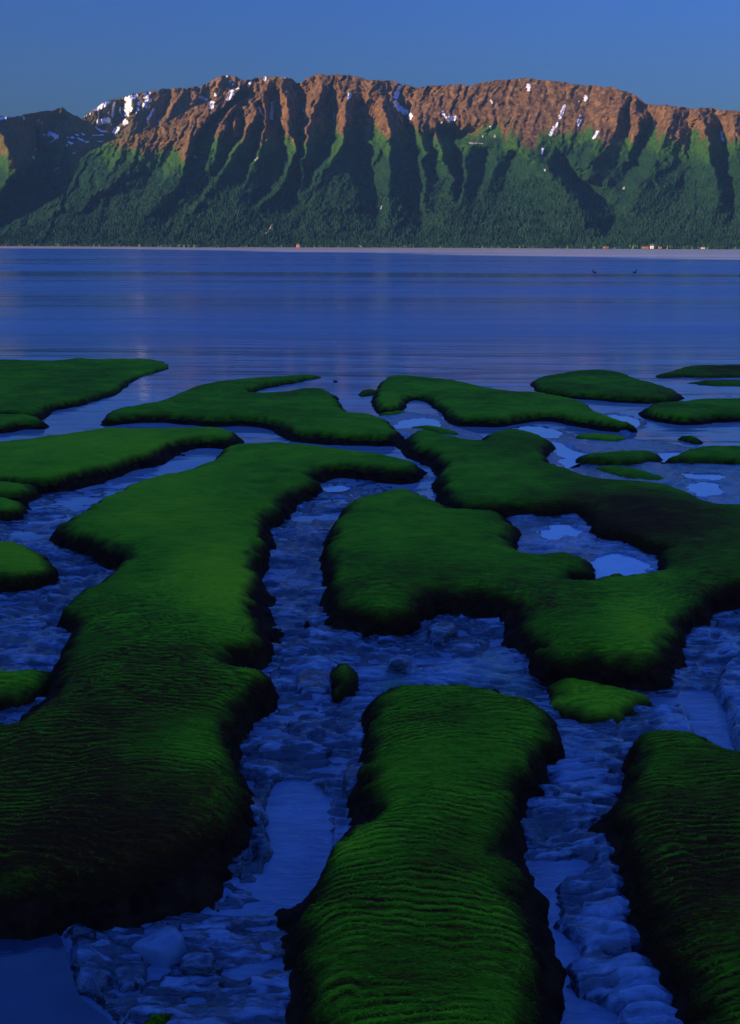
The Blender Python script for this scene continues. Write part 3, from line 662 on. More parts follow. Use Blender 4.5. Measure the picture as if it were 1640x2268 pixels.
# name, label, polygon, lift, extra lush
MOUNDS = [
 ('dark thin mud strip awash at the left edge beyond the largest far green flat', [(-60, 786), (0, 785), (40, 780), (80, 779), (86, 783), (50, 788), (0, 791), (-60, 793)], -0.14, -.1),
 ('broad flat green mound at the left edge, on the far side of the bright creek', [(-60, 790), (0, 792), (115, 799), (165, 792), (250, 794), (357, 794), (384, 807), (362, 817), (310, 828), (281, 847), (272, 856), (225, 872), (150, 890), (102, 895), (92, 914), (75, 914), (0, 911), (-60, 911)], 0, .0),
 ('small green mound with dark cut end at the mouth of the bright creek', [(-60, 917), (0, 915), (70, 915), (98, 921), (106, 934), (50, 931), (30, 936), (0, 942), (-60, 946)], -.02, .02),
 ('green mound with a dark rounded nose right of the bright creek', [(229, 922), (240, 906), (280, 896), (350, 886), (395, 866), (435, 849), (500, 839), (600, 834), (640, 829), (700, 826), (716, 829), (640, 843), (590, 850), (555, 859), (556, 868), (600, 868), (640, 862), (690, 857), (722, 856), (742, 869), (752, 888), (772, 909), (820, 912), (850, 921), (885, 945), (888, 953), (860, 964), (800, 962), (700, 958), (645, 950), (612, 930), (530, 921), (490, 926), (425, 921), (350, 916), (280, 919), (240, 923)], 0, .0),
 ('long bright green tongue at the left edge pointing right towards a dark channel', [(-60, 985), (0, 976), (115, 959), (200, 949), (245, 941), (280, 945), (370, 944), (440, 940), (500, 944), (526, 953), (520, 963), (500, 968), (450, 964), (385, 975), (355, 990), (342, 1002), (300, 1009), (250, 1024), (175, 1044), (100, 1059), (50, 1059), (0, 1055), (-60, 1055)], 0, .1),
 ('small green ledge at the left edge just under the long tongue', [(-60, 1062), (0, 1060), (66, 1061), (82, 1068), (72, 1080), (40, 1086), (0, 1085), (-60, 1084)], -.03, .06),
 ('tiny green ledge at the left edge below another ledge', [(-60, 1094), (0, 1093), (42, 1097), (56, 1107), (48, 1120), (20, 1126), (0, 1127), (-60, 1126)], -.06, .06),
 ('round bright green hummock at the left edge beside the rough blue channel', [(-60, 1192), (0, 1191), (45, 1191), (85, 1208), (112, 1233), (122, 1252), (108, 1264), (60, 1270), (0, 1272), (-60, 1272)], -.03, .10),
 ('largest green mound, running from the middle down to the lower left corner', [(124, 1152), (165, 1139), (210, 1101), (260, 1081), (285, 1064), (350, 1049), (410, 1036), (465, 1016), (490, 1000), (487, 987), (525, 979), (600, 975), (650, 976), (725, 986), (820, 996), (895, 1006), (937, 1022), (912, 1034), (860, 1036), (775, 1024), (715, 1028), (690, 1042), (705, 1058), (670, 1078), (628, 1096), (622, 1116), (588, 1144), (582, 1168), (585, 1198), (565, 1218), (570, 1246), (578, 1270), (562, 1300), (568, 1330), (572, 1365), (582, 1388), (545, 1418), (508, 1436), (520, 1456), (565, 1458), (600, 1471), (610, 1488), (590, 1505), (545, 1520), (525, 1570), (495, 1605), (500, 1635), (520, 1672), (545, 1718), (558, 1740), (553, 1765), (525, 1800), (470, 1840), (430, 1880), (375, 1905), (300, 1930), (235, 1965), (190, 1945), (140, 1950), (60, 1945), (0, 1950), (-200, 1955), (-200, 1600), (0, 1590), (50, 1560), (100, 1545), (125, 1500), (127, 1440), (135, 1410), (160, 1372), (160, 1328), (172, 1298), (215, 1272), (262, 1245), (285, 1216), (240, 1200), (180, 1185), (132, 1166)], 0, .0),
 ('low bright wet green slab at the left edge against the largest mound', [(-60, 1472), (0, 1468), (40, 1467), (100, 1468), (118, 1486), (100, 1515), (50, 1530), (0, 1534), (-60, 1540)], -.10, .22),
 ('wide green mound around the blue tide pool, right of the central channel', [(902, 966), (912, 950), (950, 945), (995, 959), (1040, 969), (1062, 971), (1075, 956), (1120, 945), (1170, 949), (1220, 966), (1228, 975), (1200, 989), (1215, 1021), (1285, 1036), (1320, 1054), (1405, 1059), (1485, 1066), (1535, 1086), (1585, 1109), (1640, 1111), (1760, 1112), (1760, 1275), (1640, 1282), (1595, 1302), (1560, 1325), (1520, 1340), (1500, 1380), (1497, 1450), (1445, 1450), (1370, 1454), (1270, 1452), (1205, 1438), (1172, 1400), (1150, 1366), (1140, 1328), (1100, 1311), (1020, 1301), (955, 1306), (932, 1330), (895, 1345), (845, 1353), (800, 1345), (765, 1335), (738, 1305), (729, 1270), (735, 1255), (730, 1231), (720, 1191), (727, 1166), (755, 1126), (780, 1096), (820, 1087), (870, 1074), (920, 1079), (960, 1096), (995, 1114), (1020, 1119), (1100, 1122), (1130, 1136), (1142, 1166), (1126, 1196), (1168, 1218), (1200, 1216), (1268, 1210), (1312, 1231), (1320, 1254), (1270, 1262), (1240, 1273), (1320, 1269), (1380, 1258), (1480, 1246), (1462, 1228), (1464, 1211), (1448, 1196), (1395, 1176), (1335, 1166), (1313, 1150), (1310, 1127), (1296, 1116), (1170, 1114), (1120, 1117), (1040, 1115), (1000, 1096), (980, 1066), (975, 1046), (985, 1024), (960, 999), (915, 986)], 0, .0),
 ('green mound with a small bright pool in its far left end, beyond the tide pool', B((40, 180), (95, 150), (200, 160), (350, 170), (450, 190), (560, 215), (640, 225), (740, 225), (850, 245), (950, 265), (1010, 310), (1100, 345), (1210, 375), (1050, 366), (950, 350), (800, 323), (680, 333), (600, 346), (450, 352), (375, 338), (345, 315), (310, 285), (255, 248), (170, 238), (150, 285), (60, 303), (20, 285), (20, 230)), 0, .03),
 ('dark green mound at the water edge right of the pale cove', B((700, 178), (760, 155), (900, 135), (1040, 130), (1165, 150), (1150, 158), (1200, 170), (1330, 205), (1400, 238), (1320, 258), (1180, 258), (1000, 246), (860, 233), (740, 213)), 0, -.03),
 ('green mound at the right edge above the dark blue channel mouth', B((1195, 300), (1240, 275), (1330, 275), (1450, 255), (1560, 255), (1760, 270), (1760, 330), (1560, 325), (1450, 343), (1370, 343), (1270, 328)), 0, .0),
 ('farthest low dark green mound at the right edge of the flat', B((1240, 160), (1310, 140), (1400, 112), (1540, 108), (1760, 115), (1760, 165), (1560, 160), (1480, 165), (1400, 160), (1310, 165)), -0.02, -.06),
 ('thin low green strip among wet silt at the right edge', B((1360, 190), (1440, 180), (1500, 175), (1760, 170), (1760, 200), (1560, 208), (1480, 203)), -0.06, .02),
 ('green hummock at the right edge over the brightest round pool', B((1310, 515), (1400, 470), (1520, 460), (1760, 470), (1760, 530), (1560, 528), (1400, 523)), -.03, .02),
 ('long low green hummock between the bright braided streams', B((890, 512), (970, 490), (1200, 480), (1290, 495), (1280, 518), (1150, 533), (1050, 528), (920, 523)), -0.04, -.02),
 ('low grassy islet in the blue shallows beyond the braided streams', B((880, 410), (1000, 405), (1130, 420), (1170, 438), (1000, 445), (890, 430)), -0.075, .06),
 ('small dark islet in the blue channel near the right edge', B((1360, 420), (1420, 410), (1495, 435), (1440, 443)), -0.07, -.02),
 ('speckled wet green shoal left of the round bright pool', B((960, 560), (1080, 545), (1220, 570), (1330, 605), (1320, 622), (1180, 612), (1040, 590)), -0.085, .04),
 ('low green shoal beside the small bright pools in the middle distance', B((0, 322), (150, 305), (205, 315), (60, 332)), -0.075, .06),
 ('wet green shoal just under the small bright pools', B((150, 378), (300, 370), (430, 412), (330, 415), (250, 388)), -0.075, .06),
 ('smallest dark lump standing alone in the water', A((1450, 180), (1485, 168), (1525, 183), (1490, 188)), -0.04, -.15),
 ('small dark green lump at the water edge beside the smallest one', [(784, 872), (800, 860), (822, 857), (840, 860), (838, 868), (810, 872)], -0.04, -.08),
 ('green mound with fine ripples at the bottom centre between two channels', [(832, 1540), (850, 1516), (875, 1501), (945, 1499), (1045, 1501), (1100, 1511), (1145, 1526), (1190, 1538), (1215, 1558), (1228, 1588), (1226, 1618), (1213, 1648), (1180, 1685), (1150, 1705), (1130, 1745), (1118, 1790), (1115, 1820), (1125, 1865), (1140, 1905), (1150, 1950), (1165, 2010), (1190, 2060), (1205, 2110), (1210, 2160), (1205, 2220), (1210, 2420), (745, 2420), (728, 2240), (692, 2165), (667, 2110), (659, 2050), (662, 1990), (670, 1940), (697, 1905), (727, 1865), (767, 1838), (800, 1800), (815, 1750), (818, 1700), (812, 1650), (822, 1600)], 0, -.03),
 ('dark green rippled mound filling the lower right corner', [(1415, 1616), (1460, 1604), (1495, 1600), (1535, 1601), (1580, 1618), (1640, 1645), (1760, 1690), (1900, 1760), (1900, 2450), (1590, 2450), (1560, 2260), (1535, 2180), (1500, 2120), (1480, 2060), (1440, 2010), (1425, 1940), (1402, 1900), (1387, 1830), (1372, 1780), (1378, 1740), (1384, 1700), (1396, 1655)], 0, -.11),
 ('low wet slab with bright combed green ridges between the tide-pool mound and the corner mound', [(1216, 1502), (1255, 1485), (1300, 1490), (1370, 1503), (1420, 1513), (1450, 1535), (1425, 1558), (1395, 1575), (1320, 1580), (1270, 1562), (1222, 1556)], -.13, .16),
 ('small slumped dark green clod in the middle of the central channel', [(735, 1466), (760, 1452), (790, 1455), (800, 1472), (792, 1498), (762, 1510), (738, 1500)], -0.08, -.05),
 ('small green tipped slab on the bottom edge left of centre', E((590, 1010), (640, 960), (700, 950), (750, 940), (745, 985), (690, 1040), (640, 1100), (570, 1110)), -0.1, .0),
]

# picture-space sampling of the flat (a fan of points that is denser near the viewer)
STEP = 2.8
pxs = np.concatenate([np.arange(-1500, -170, 16.0), np.arange(-170, 1812, STEP), np.arange(1814, 3140, 16.0)])
pys = np.concatenate([np.arange(768, 2400, STEP), np.arange(2402, 3500, 11.0)])
GPX, GPY = np.meshgrid(pxs, pys)
GX, GY = ground(GPX, GPY)
TOP = ztop(GY)
WARPX = GX + 0.05 * fbm(GX * 3, GY * 3, 5, 3); WARPY = GY + 0.05 * fbm(GX * 3 + 40, GY * 3, 6, 3)
ROUGH = fbm(GX * 2.2, GY * 2.2, 11, 5); LUMP = fbm(GX * 9, GY * 9, 12, 4)
far = sstep(9, 15, GY)

# ---- channel floor
floor = -0.185 - 0.14 * sstep(12, 16, GY) + 0.03 * ROUGH
smooth = np.zeros_like(GX)                                   # where the floor is smooth wet silt
def region(P, reach=1.0, n=2): return sdf(world_poly(P, n), GX, GY, reach)
def raise_to(P, z, w=0.12, sm=0.0):
    global floor, smooth
    s = region(P); k = sstep(-w, w, s)
    floor = floor * (1 - k) + (z + 0.012 * ROUGH) * k
    smooth = np.maximum(smooth, k * sm)
    return s
# shallow silt areas
raise_to(B((560, 735), (700, 705), (980, 715), (1030, 800), (1180, 840), (1300, 900), (1340, 1000), (1100, 1040), (820, 1060), (700, 960), (600, 890)), -0.11, .15, .7)
raise_to(B((760, 380), (900, 390), (1250, 400), (1400, 420), (1760, 440), (1760, 740), (1500, 730), (1300, 640), (1000, 610), (780, 560), (750, 480)), -0.112, .25, .7)
raise_to(B((-30, 310), (180, 260), (310, 290), (380, 340), (560, 390), (500, 440), (350, 420), (180, 395), (100, 400), (-20, 340)), -0.112, .2, .8)
raise_to(B((980, 300), (1060, 285), (1200, 305), (1200, 390), (1080, 380)), -0.112, .15, .8)
raise_to(B((1330, 180), (1760, 190), (1760, 270), (1560, 255), (1420, 240)), -0.1, .3, .8)
raise_to(B((1200, 350), (1400, 350), (1760, 340), (1760, 440), (1480, 440), (1300, 410)), -0.24, .2, .3)
raise_to(Dd((-100, 330), (60, 320), (250, 360), (500, 300), (640, 300), (730, 460), (820, 560), (780, 620), (640, 570), (450, 520), (250, 500), (100, 520), (10, 600), (-60, 640), (-90, 500)), -0.165, .12, .75)
# benches along the channels
raise_to([(716, 1700), (738, 1640), (800, 1590), (822, 1720), (805, 1785), (765, 1838), (712, 1856), (707, 1800), (712, 1745)], -0.185, .018, .6)
raise_to(Ff((820, 250), (1040, 180), (1090, 350), (1160, 560), (1210, 700), (1260, 850), (1330, 1000), (1300, 1100), (1200, 1100), (1180, 970), (1090, 870), (1085, 800), (1040, 755), (930, 735), (920, 670), (868, 580), (922, 520), (880, 470), (770, 430), (800, 410), (815, 330), (785, 280)), -0.165, .02, .6)
raise_to(Ff((1030, 60), (1120, 150), (1160, 330), (1220, 560), (1320, 680), (1400, 850), (1460, 1000), (1460, 1200), (1340, 1200), (1240, 950), (1150, 720), (1040, 380), (1000, 180)), -0.13, .10, .8)
raise_to(Dd((1250, 545), (1340, 530), (1440, 600), (1480, 680), (1450, 715), (1400, 728), (1320, 690), (1280, 620)), -0.15, .04, .8)
raise_to(Dd((1545, 470), (1600, 330), (1800, 300), (1800, 900), (1620, 800), (1608, 650), (1575, 560)), -0.13, .03, .7)
raise_to(Dd((800, 660), (900, 650), (1000, 700), (1020, 800), (880, 900), (830, 860), (806, 780)), -0.18, .08, .8)
raise_to(Cc((1000, 790), (1050, 840), (1130, 960), (1180, 1010), (1250, 1090), (1230, 1180), (1160, 1200), (1120, 1060), (1060, 940)), -0.15, .05, .3)
raise_to(E((560, 930), (760, 900), (1000, 860), (1220, 740), (1280, 880), (1400, 1010), (1480, 1100), (1480, 1300), (500, 1300)), -0.17, .1, .5)
raise_to(E((290, 520), (330, 490), (440, 520), (450, 680), (490, 760), (420, 780), (330, 700), (300, 640)), -0.15, .05, .6)
# flat water courses
POOLS = []
def pool(P, z, grow=0.10, label=None, n=2, w=0.05):
    global floor
    wp = world_poly(P, n); s = sdf(wp, GX, GY, 1.0) + (0.035 + 0.07 * (wp[:, 1].mean() > 9)) * LUMP + 0.02 + 0.02 * (wp[:, 1].mean() > 9)
    k = sstep(-w, w * 0.6, s)
    floor = floor * (1 - k) + np.minimum(floor, z - 0.03) * k
    ring = sstep(-0.35, -0.08, s) * (1 - sstep(-0.04, 0.0, s))
    floor = np.maximum(floor, (z + 0.008) * ring + floor * (1 - ring))
    c = wp.mean(0); POOLS.append((wp, z, grow))
pool(A((-160, 215), (0, 216), (70, 215), (128, 222), (80, 228), (30, 238), (0, 243), (-160, 250)), -0.05)
pool(B((155, 287), (175, 262), (215, 256), (245, 258), (290, 280), (312, 302), (250, 300), (170, 289)), -0.122)
pool(B((105, 352), (170, 325), (240, 319), (300, 335), (302, 352), (150, 361)), -0.122)
pool(B((635, 380), (650, 360), (720, 355), (800, 365), (860, 396), (780, 398), (700, 395)), -0.122)
pool(B((1035, 332), (1070, 303), (1178, 320), (1172, 362), (1110, 352)), -0.122)
pool(B((800, 420), (870, 430), (900, 452), (965, 470), (1100, 487), (1200, 470), (1398, 462), (1335, 490), (1312, 512), (1250, 492), (1100, 496), (1000, 490), (920, 510), (890, 527), (838, 506), (882, 482), (845, 465)), -0.122)
pool(B((1440, 602), (1488, 588), (1545, 603), (1535, 642), (1440, 637)), -0.122)
pool(B((1408, 555), (1470, 560), (1560, 560), (1520, 573), (1450, 571)), -0.122)
pool(B((768, 812), (820, 778), (922, 784), (890, 812), (800, 828)), -0.12)
pool(B((985, 940), (1080, 893), (1160, 913), (1225, 935), (1200, 972), (1300, 988), (1100, 1014), (1000, 1012), (1030, 960)), -0.12)
pool(B((1432, 230), (1520, 238), (1600, 240), (1640, 262), (1560, 258), (1480, 245)), -0.112)
pool(B((1490, 172), (1518, 172), (1510, 179), (1492, 179)), -0.112)
pool(B((515, 243), (582, 247), (572, 253), (520, 250)), -0.03)
pool(A((1425, 592), (1520, 590), (1505, 604), (1440, 603)), -0.17)
pool(Dd((1420, 450), (1530, 460), (1572, 560), (1606, 650), (1598, 780), (1640, 850), (1560, 790), (1480, 722), (1490, 640), (1450, 560), (1410, 500)), -0.24, .08)
pool(E((-400, 440), (-100, 440), (0, 460), (60, 470), (180, 458), (250, 500), (268, 620), (290, 740), (400, 790), (490, 870), (480, 900), (370, 890), (365, 1000), (250, 1059), (150, 1250), (-400, 1300)), -0.215, .06)
pool(Ff((690, 190), (760, 175), (860, 195), (790, 280), (800, 400), (760, 440), (870, 480), (905, 540), (860, 575), (770, 570), (700, 470), (675, 320)), -0.235, .06)
pool(Cc((1200, 860), (1330, 830), (1420, 880), (1425, 1000), (1425, 1180), (1440, 1230), (1300, 1330), (1220, 1240), (1225, 1050)), -0.25, .06)
pool(Ff((880, 800), (980, 770), (1080, 800), (1085, 880), (990, 900), (880, 890)), -0.235, .05)

# lumps and ripples of the mud
amp = (1 - 0.75 * np.clip(smooth, 0, 1))
lump = np.abs(fbm(GX * 4.5 + 0.6 * ROUGH, GY * 10, 31, 4, 0.4))
floor0 = floor.copy()
cell = np.abs(fbm(GX * 13 + 1.2 * ROUGH, GY * 19, 71, 3))
soft = fbm(GX * 3.2 + 0.2 * ROUGH, GY * 8.0, 75, 3, 0.4)
tq = fbm(GX * 2.2 + 0.1 * LUMP, GY * 4.6, 73, 4, 0.55) * 7.0; plates = (np.floor(tq) + sstep(0.55, 0.95, tq - np.floor(tq))) / 7.0
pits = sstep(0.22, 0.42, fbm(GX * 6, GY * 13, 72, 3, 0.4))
floor = floor + amp * (0.042 * (0.25 - lump) + 0.045 * soft + 0.007 * (0.2 - cell) + 0.016 * plates - 0.028 * pits) * (1 - 0.6 * far)
rw = 0.10 * fbm(GX * 2.5, GY * 2.5, 33, 3)
mr = np.sin(2 * math.pi * (GY + 0.25 * GX + rw) / 0.085)
near = 1 - sstep(6.0, 8.5, GY)
floor = floor + near * 0.015 * mr * np.clip(0.25 + smooth, 0, 1) * sstep(-0.4, 0.5, fbm(GX * 1.7, GY * 1.7, 35, 2) + 0.3)
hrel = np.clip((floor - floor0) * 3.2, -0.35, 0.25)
FLOOR = TOP + floor
# keep streams open after the ripples
for wp, z, grow in POOLS:
    s = sdf(wp, GX, GY, 0.3)
    FLOOR = np.where(s > 0.03, np.minimum(FLOOR, TOP + z - 0.012), FLOOR)
algae_attr = np.zeros_like(GX)
def green_tint(P, v, w=.15):
    global algae_attr
    algae_attr = np.maximum(algae_attr, v * sstep(-w, w, region(P)))
green_tint(Dd((500, 300), (640, 330), (730, 460), (560, 500), (420, 440)), .6)
green_tint(Dd((40, 440), (120, 400), (240, 400), (200, 450), (60, 480)), .9)
green_tint(Dd((240, 500), (350, 495), (370, 520), (250, 525)), .9)
green_tint(B((1000, 440), (1200, 430), (1640, 430), (1640, 640), (1300, 620), (1000, 560)), .35)
green_tint(Ff((-300, 1000), (-200, 940), (-60, 1000), (0, 1100), (-300, 1100)), .5)
green_tint(E((850, 1010), (950, 1000), (1100, 1030), (1150, 1059), (900, 1100)), .7)
green_tint(Dd((820, 640), (1000, 690), (1150, 680), (1000, 780), (880, 760)), .35)
dark_clump = [B((1010, 255), (1060, 300), (1020, 325), (990, 300))]

# ---- mounds
lush_blobs = [(330, 1130, 150, 70, .10), (470, 1270, 110, 120, .13), (640, 1000, 200, 30, .08), (300, 1500, 300, 120, -.10), (200, 1750, 400, 180, -.16), (250, 1890, 400, 90, -.22),
   (430, 1640, 90, 60, .10), (520, 1300, 80, 120, .08), (640, 1215, 60, 40, .1), (870, 1180, 140, 90, .06), (900, 1280, 150, 60, -.06), (1400, 1150, 260, 70, -.17), (1100, 960, 90, 60, -.07), (1100, 1050, 120, 50, .05),
   (1420, 1390, 90, 60, .14), (1230, 1330, 100, 60, -.07), (1560, 1290, 90, 60, -.13), (1000, 1600, 150, 70, -.05), (930, 1690, 90, 60, .05), (760, 1880, 80, 60, .14), (1000, 1900, 160, 120, -.06),
   (900, 2150, 200, 150, -.10), (1540, 1640, 110, 50, .08), (1560, 1900, 200, 250, -.10), (60, 1230, 60, 40, .08), (250, 1000, 200, 40, .05), (780, 1670, 60, 30, 0), (580, 1480, 60, 30, .08),
   (640, 880, 200, 50, -.03), (1550, 830, 200, 60, -.06)]
LUSH = np.zeros_like(GX) - 0.035 + 0.11 * fbm(GX * 0.8, GY * 0.8, 91, 3)
for bx, by, sx, sy, h in lush_blobs:
    LUSH = LUSH + 1.55 * h * np.exp(-((GPX - bx) / sx) ** 2 - ((GPY - by) / sy) ** 2)
cov = np.zeros(GX.shape, bool)
und = 0.035 * fbm(GX * 0.9, GY * 0.9, 41, 3) + 0.014 * fbm(GX * 3.1, GY * 3.1, 42, 3)
rwarp = 0.16 * fbm(GX * 1.1, GY * 1.1, 43, 3) + 0.045 * fbm(GX * 4.6, GY * 3.2, 44, 3)
ramp_amp = sstep(-0.35, 0.35, fbm(GX * 2.0, GY * 2.6, 45, 3) + 0.15)
fineN = fbm(GX * 16, GY * 30, 46, 3)
MOUND_OBJS = []
for label, P, lift, lush in MOUNDS:
    P = [(x - 420 if x <= -55 else x + 420 if x >= 1700 else x, 3150 if y >= 2400 else y) for x, y in P]
    wp = world_poly(P, 2, lift)
    s0 = sdf(wp, WARPX, WARPY, 0.9)
    if not (s0 > 0).any(): print('EMPTY MOUND', label); continue
    en = 0.035 * LUMP + 0.045 * fbm(GX * 3.3, GY * 3.3, 61, 4) + 0.012 * fineN
    s = s0 + en
    dome = 0.028 * (1 - np.exp(-np.maximum(s, 0) / 0.40)) * min(1.0, 1 + lift * 4)
    ph = GY + rwarp + 0.5 * np.maximum(0, 0.30 - s0) ** 2 * 1.6
    rip = np.sin(2 * math.pi * ph / 0.046 + 1.9 * fineN); rip = 0.75 * rip + 0.5 * np.sin(2 * math.pi * (ph + 0.4 * rwarp) / 0.030 + 2.4 * fineN + 0.7)
    rfade = (1 - sstep(5.5, 9.0, GY)) * sstep(0.0, 0.12, s)
    inside = dome + und * sstep(0, .5, s) - 0.080 * np.exp(-np.maximum(s, 0) / 0.085) + 0.0029 * rip * ramp_amp * rfade + 0.004 * fineN * near
    wall = -0.080 - np.maximum(0, -s) * (1 - 0.5 * far) * (1.6 * np.exp(1.1 * fbm(GX * 1.6, GY * 1.6, 62, 2)) + 0.8 * LUMP) - 0.03 * sstep(0, .1, -s) * np.abs(LUMP)
    prof = np.where(s > 0, inside, wall)
    Zm = TOP + lift + prof
    ok = (Zm > FLOOR - 0.05) & (s > -0.5)
    ok2 = ok.copy()                                          # grow by one sample so that the skirt dips under the floor
    ok2[1:] |= ok[:-1]; ok2[:-1] |= ok[1:]; ok2[:, 1:] |= ok[:, :-1]; ok2[:, :-1] |= ok[:, 1:]
    body = grid_obj('mud_mound', GX, GY, Zm, M_BANK, ok2 & (s0 > -0.88), flip=True)
    tag(body, label, 'mud mound', 'algae-covered mud mounds of the tidal flat')
    ragged = s - 0.012 - 0.018 * np.abs(fineN)
    lim = -0.028
    cm = (ragged > lim) & (Zm > FLOOR - 0.01)
    off = np.clip(0.16 * (ragged - lim), -0.05, 0.006)
    c2 = cm.copy()
    c2[1:] |= cm[:-1]; c2[:-1] |= cm[1:]; c2[:, 1:] |= cm[:, :-1]; c2[:, :-1] |= cm[:, 1:]
    cm = c2 & (s0 > -0.88)
    edge = sstep(lim + 0.01, lim + 0.15, ragged + 0.03 * LUMP)
    rr = np.clip(0.5 + 0.5 * rip, 0, 1) * rfade * ramp_amp + 0.5 * (1 - rfade * ramp_amp)
    c = grid_obj('algae_cover', GX, GY, Zm + off, M_ALGAE, cm, parent=body, flip=True,
                 attrs={'ripple': rr, 'lush': LUSH + lush, 'edge': edge})
    # strands of algae combed over the near mounds
    if wp[:, 1].min() < 9.5 and lift > -0.12:
        wgt = cm & (GY < 10.5) & (ragged > lim + 0.01)
        ii = np.flatnonzero(wgt.ravel())
        if len(ii):
            n = int(len(ii) * 0.20); ii = np.random.choice(ii, n)
            ii = ii[(ii // GX.shape[1] < GX.shape[0] - 2) & (ii % GX.shape[1] < GX.shape[1] - 2)]; n = len(ii)
            gx_, gy_, gz_ = GX.ravel(), GY.ravel(), (Zm + off).ravel(); W_ = GX.shape[1]
            ex = np.stack([gx_[ii + 1] - gx_[ii], gy_[ii + 1] - gy_[ii], gz_[ii + 1] - gz_[ii]], -1)
            ey = np.stack([gx_[ii] - gx_[ii + W_], gy_[ii] - gy_[ii + W_], gz_[ii] - gz_[ii + W_]], -1)
            nn = np.cross(ex, ey); nn /= np.linalg.norm(nn, axis=1)[:, None] + 1e-9
            nn[nn[:, 2] < 0] *= -1
            p = np.stack([gx_[ii], gy_[ii], gz_[ii]], -1) + ex * np.random.rand(n, 1) + ey * np.random.rand(n, 1) * -1 * 0
            ang = np.random.normal(0, .22, n) + np.where(np.random.rand(n) < .5, 0, math.pi) + 0.5 * rwarp.ravel()[ii]
            t0 = np.stack([np.cos(ang), np.sin(ang), np.zeros(n)], -1)
            down = nn * np.array([1, 1, 0]); t0 = t0 + 2.2 * down
            t0 = t0 - nn * (t0 * nn).sum(1)[:, None]; t0 /= np.linalg.norm(t0, axis=1)[:, None] + 1e-9
            L = (np.random.uniform(.010, .034, n) * (0.8 + 0.04 * gy_[ii]))[:, None]
            wv = np.cross(nn, t0) * (0.0016 + 0.00035 * gy_[ii])[:, None]
            hgt = np.random.uniform(.001, .006, n)[:, None]
            a0, a1 = p - wv, p + wv; b0 = p + t0 * L * .5 + nn * hgt - wv * .8; b1 = p + t0 * L * .5 + nn * hgt + wv * .8; c0 = p + t0 * L + nn * hgt * .2
            VV = np.stack([a0, a1, b0, b1, c0], 1).reshape(-1, 3); k5 = np.arange(n)[:, None] * 5
            FF = np.concatenate([k5 + [0, 1, 3], k5 + [0, 3, 2], k5 + [2, 3, 4]], 0)
            rnd = np.random.normal(0, .05, n)
            st = mesh_np('algae_strands', VV, FF, M_ALGAE, body, {'ripple': np.repeat(np.clip(rr.ravel()[ii] + .15, 0, 1), 5), 'lush': np.repeat((LUSH.ravel()[ii] + lush) + rnd, 5), 'edge': np.repeat(np.clip(edge.ravel()[ii] + .1, 0, 1), 5)})
            tag(st, kind='stuff')
    cov |= (s0 > 0.35) & (Zm > FLOOR + 0.08)
    MOUND_OBJS.append(body)

tag(grid_obj('mud_channels', GX, GY, FLOOR, M_MUD, ~cov, flip=True, attrs={'algae': algae_attr, 'silt': smooth, 'height': hrel, 'pit_shade': np.clip(pits * amp * 1.2, 0, 1) * (1 - far)}), kind='structure')

# ---- pools: level water sheets whose shores are cut by the mud
def fan_sheet(wp, z, grow, mat, name):
    c = wp.mean(0)
    nrm = wp - c; L = np.hypot(nrm[:, 0], nrm[:, 1])[:, None]
    q = wp + nrm / np.maximum(L, 1e-6) * grow
    bm = bmesh.new()
    vs_ = [bm.verts.new((x, y, ztop(c[1]) + z)) for x, y in q]
    f = bm.faces.new(vs_)
    bmesh.ops.triangulate(bm, faces=[f])
    bm.normal_update()
    for f in bm.faces:
        if f.normal.z < 0: f.normal_flip()
    me = bpy.data.meshes.new(name); bm.to_mesh(me); bm.free(); me.materials.append(mat)
    o = bpy.data.objects.new(name, me); COL.objects.link(o)
    tag(o, kind='structure'); return o
for wp, z, grow in POOLS:
    if z > -0.2: fan_sheet(wp, z - 0.004, grow, M_POOL, 'tide_pool')
    elif abs(z + 0.215) < 1e-6: fan_sheet(wp, -0.200, 0.03, M_DEEP, 'tide_pool')
# shallow run-off water lying in the channels
RUN = -0.212 + 0.004 * fbm(GX * 1.5, GY * 1.5, 81, 2)
wet = (GY < 12.5) & ~cov & (FLOOR < TOP + RUN + 0.05)
tag(grid_obj('channel_stream', GX, GY, TOP + RUN, M_STREAM, wet, flip=True), kind='structure')

# ---- slumped mud blocks in the channels
def block(P, z0, h, label, tilt=0.0):
    wp = world_poly(P, 2, z0); c = wp.mean(0)
    bm = bmesh.new(); base = ztop(c[1]) + z0
    rings = []
    for sc, zz in ((1.30, -0.10), (1.12, -0.01), (1.0, h * .5), (.82, h * .72), (.45, h * .8)):
        rings.append([bm.verts.new((c[0] + (x - c[0]) * sc + .004 * random.uniform(-1, 1), c[1] + (y - c[1]) * sc, base + zz + tilt * (x - c[0]) * (zz > 0) + .004 * random.uniform(-1, 1))) for x, y in wp])
    n = len(wp)
    for a, b in zip(rings[:-1], rings[1:]):
        for i in range(n): bm.faces.new((a[i], a[(i + 1) % n], b[(i + 1) % n], b[i]))
    bm.faces.new(rings[-1])
    bmesh.ops.recalc_face_normals(bm, faces=bm.faces)
    for f in bm.faces: f.smooth = True
    me = bpy.data.meshes.new('mud_block'); bm.to_mesh(me); bm.free(); me.materials.append(M_SLAB if 'slab' in label else M_BLOCK)
    o = bpy.data.objects.new('mud_block', me); COL.objects.link(o)
    tag(o, label, 'mud block'); return o
block([(290, 2093), (330, 2078), (375, 2058), (398, 2072), (410, 2098), (395, 2112), (368, 2125), (325, 2110)], -0.175, .045, 'pointed flat mud slab lying at the foot of the largest mound near the bottom left', .15)
block([(402, 2140), (412, 2120), (450, 2108), (480, 2130), (470, 2158), (430, 2166), (405, 2158)], -0.19, .05, 'rounded mud block beside the pointed piece in the lower channel')
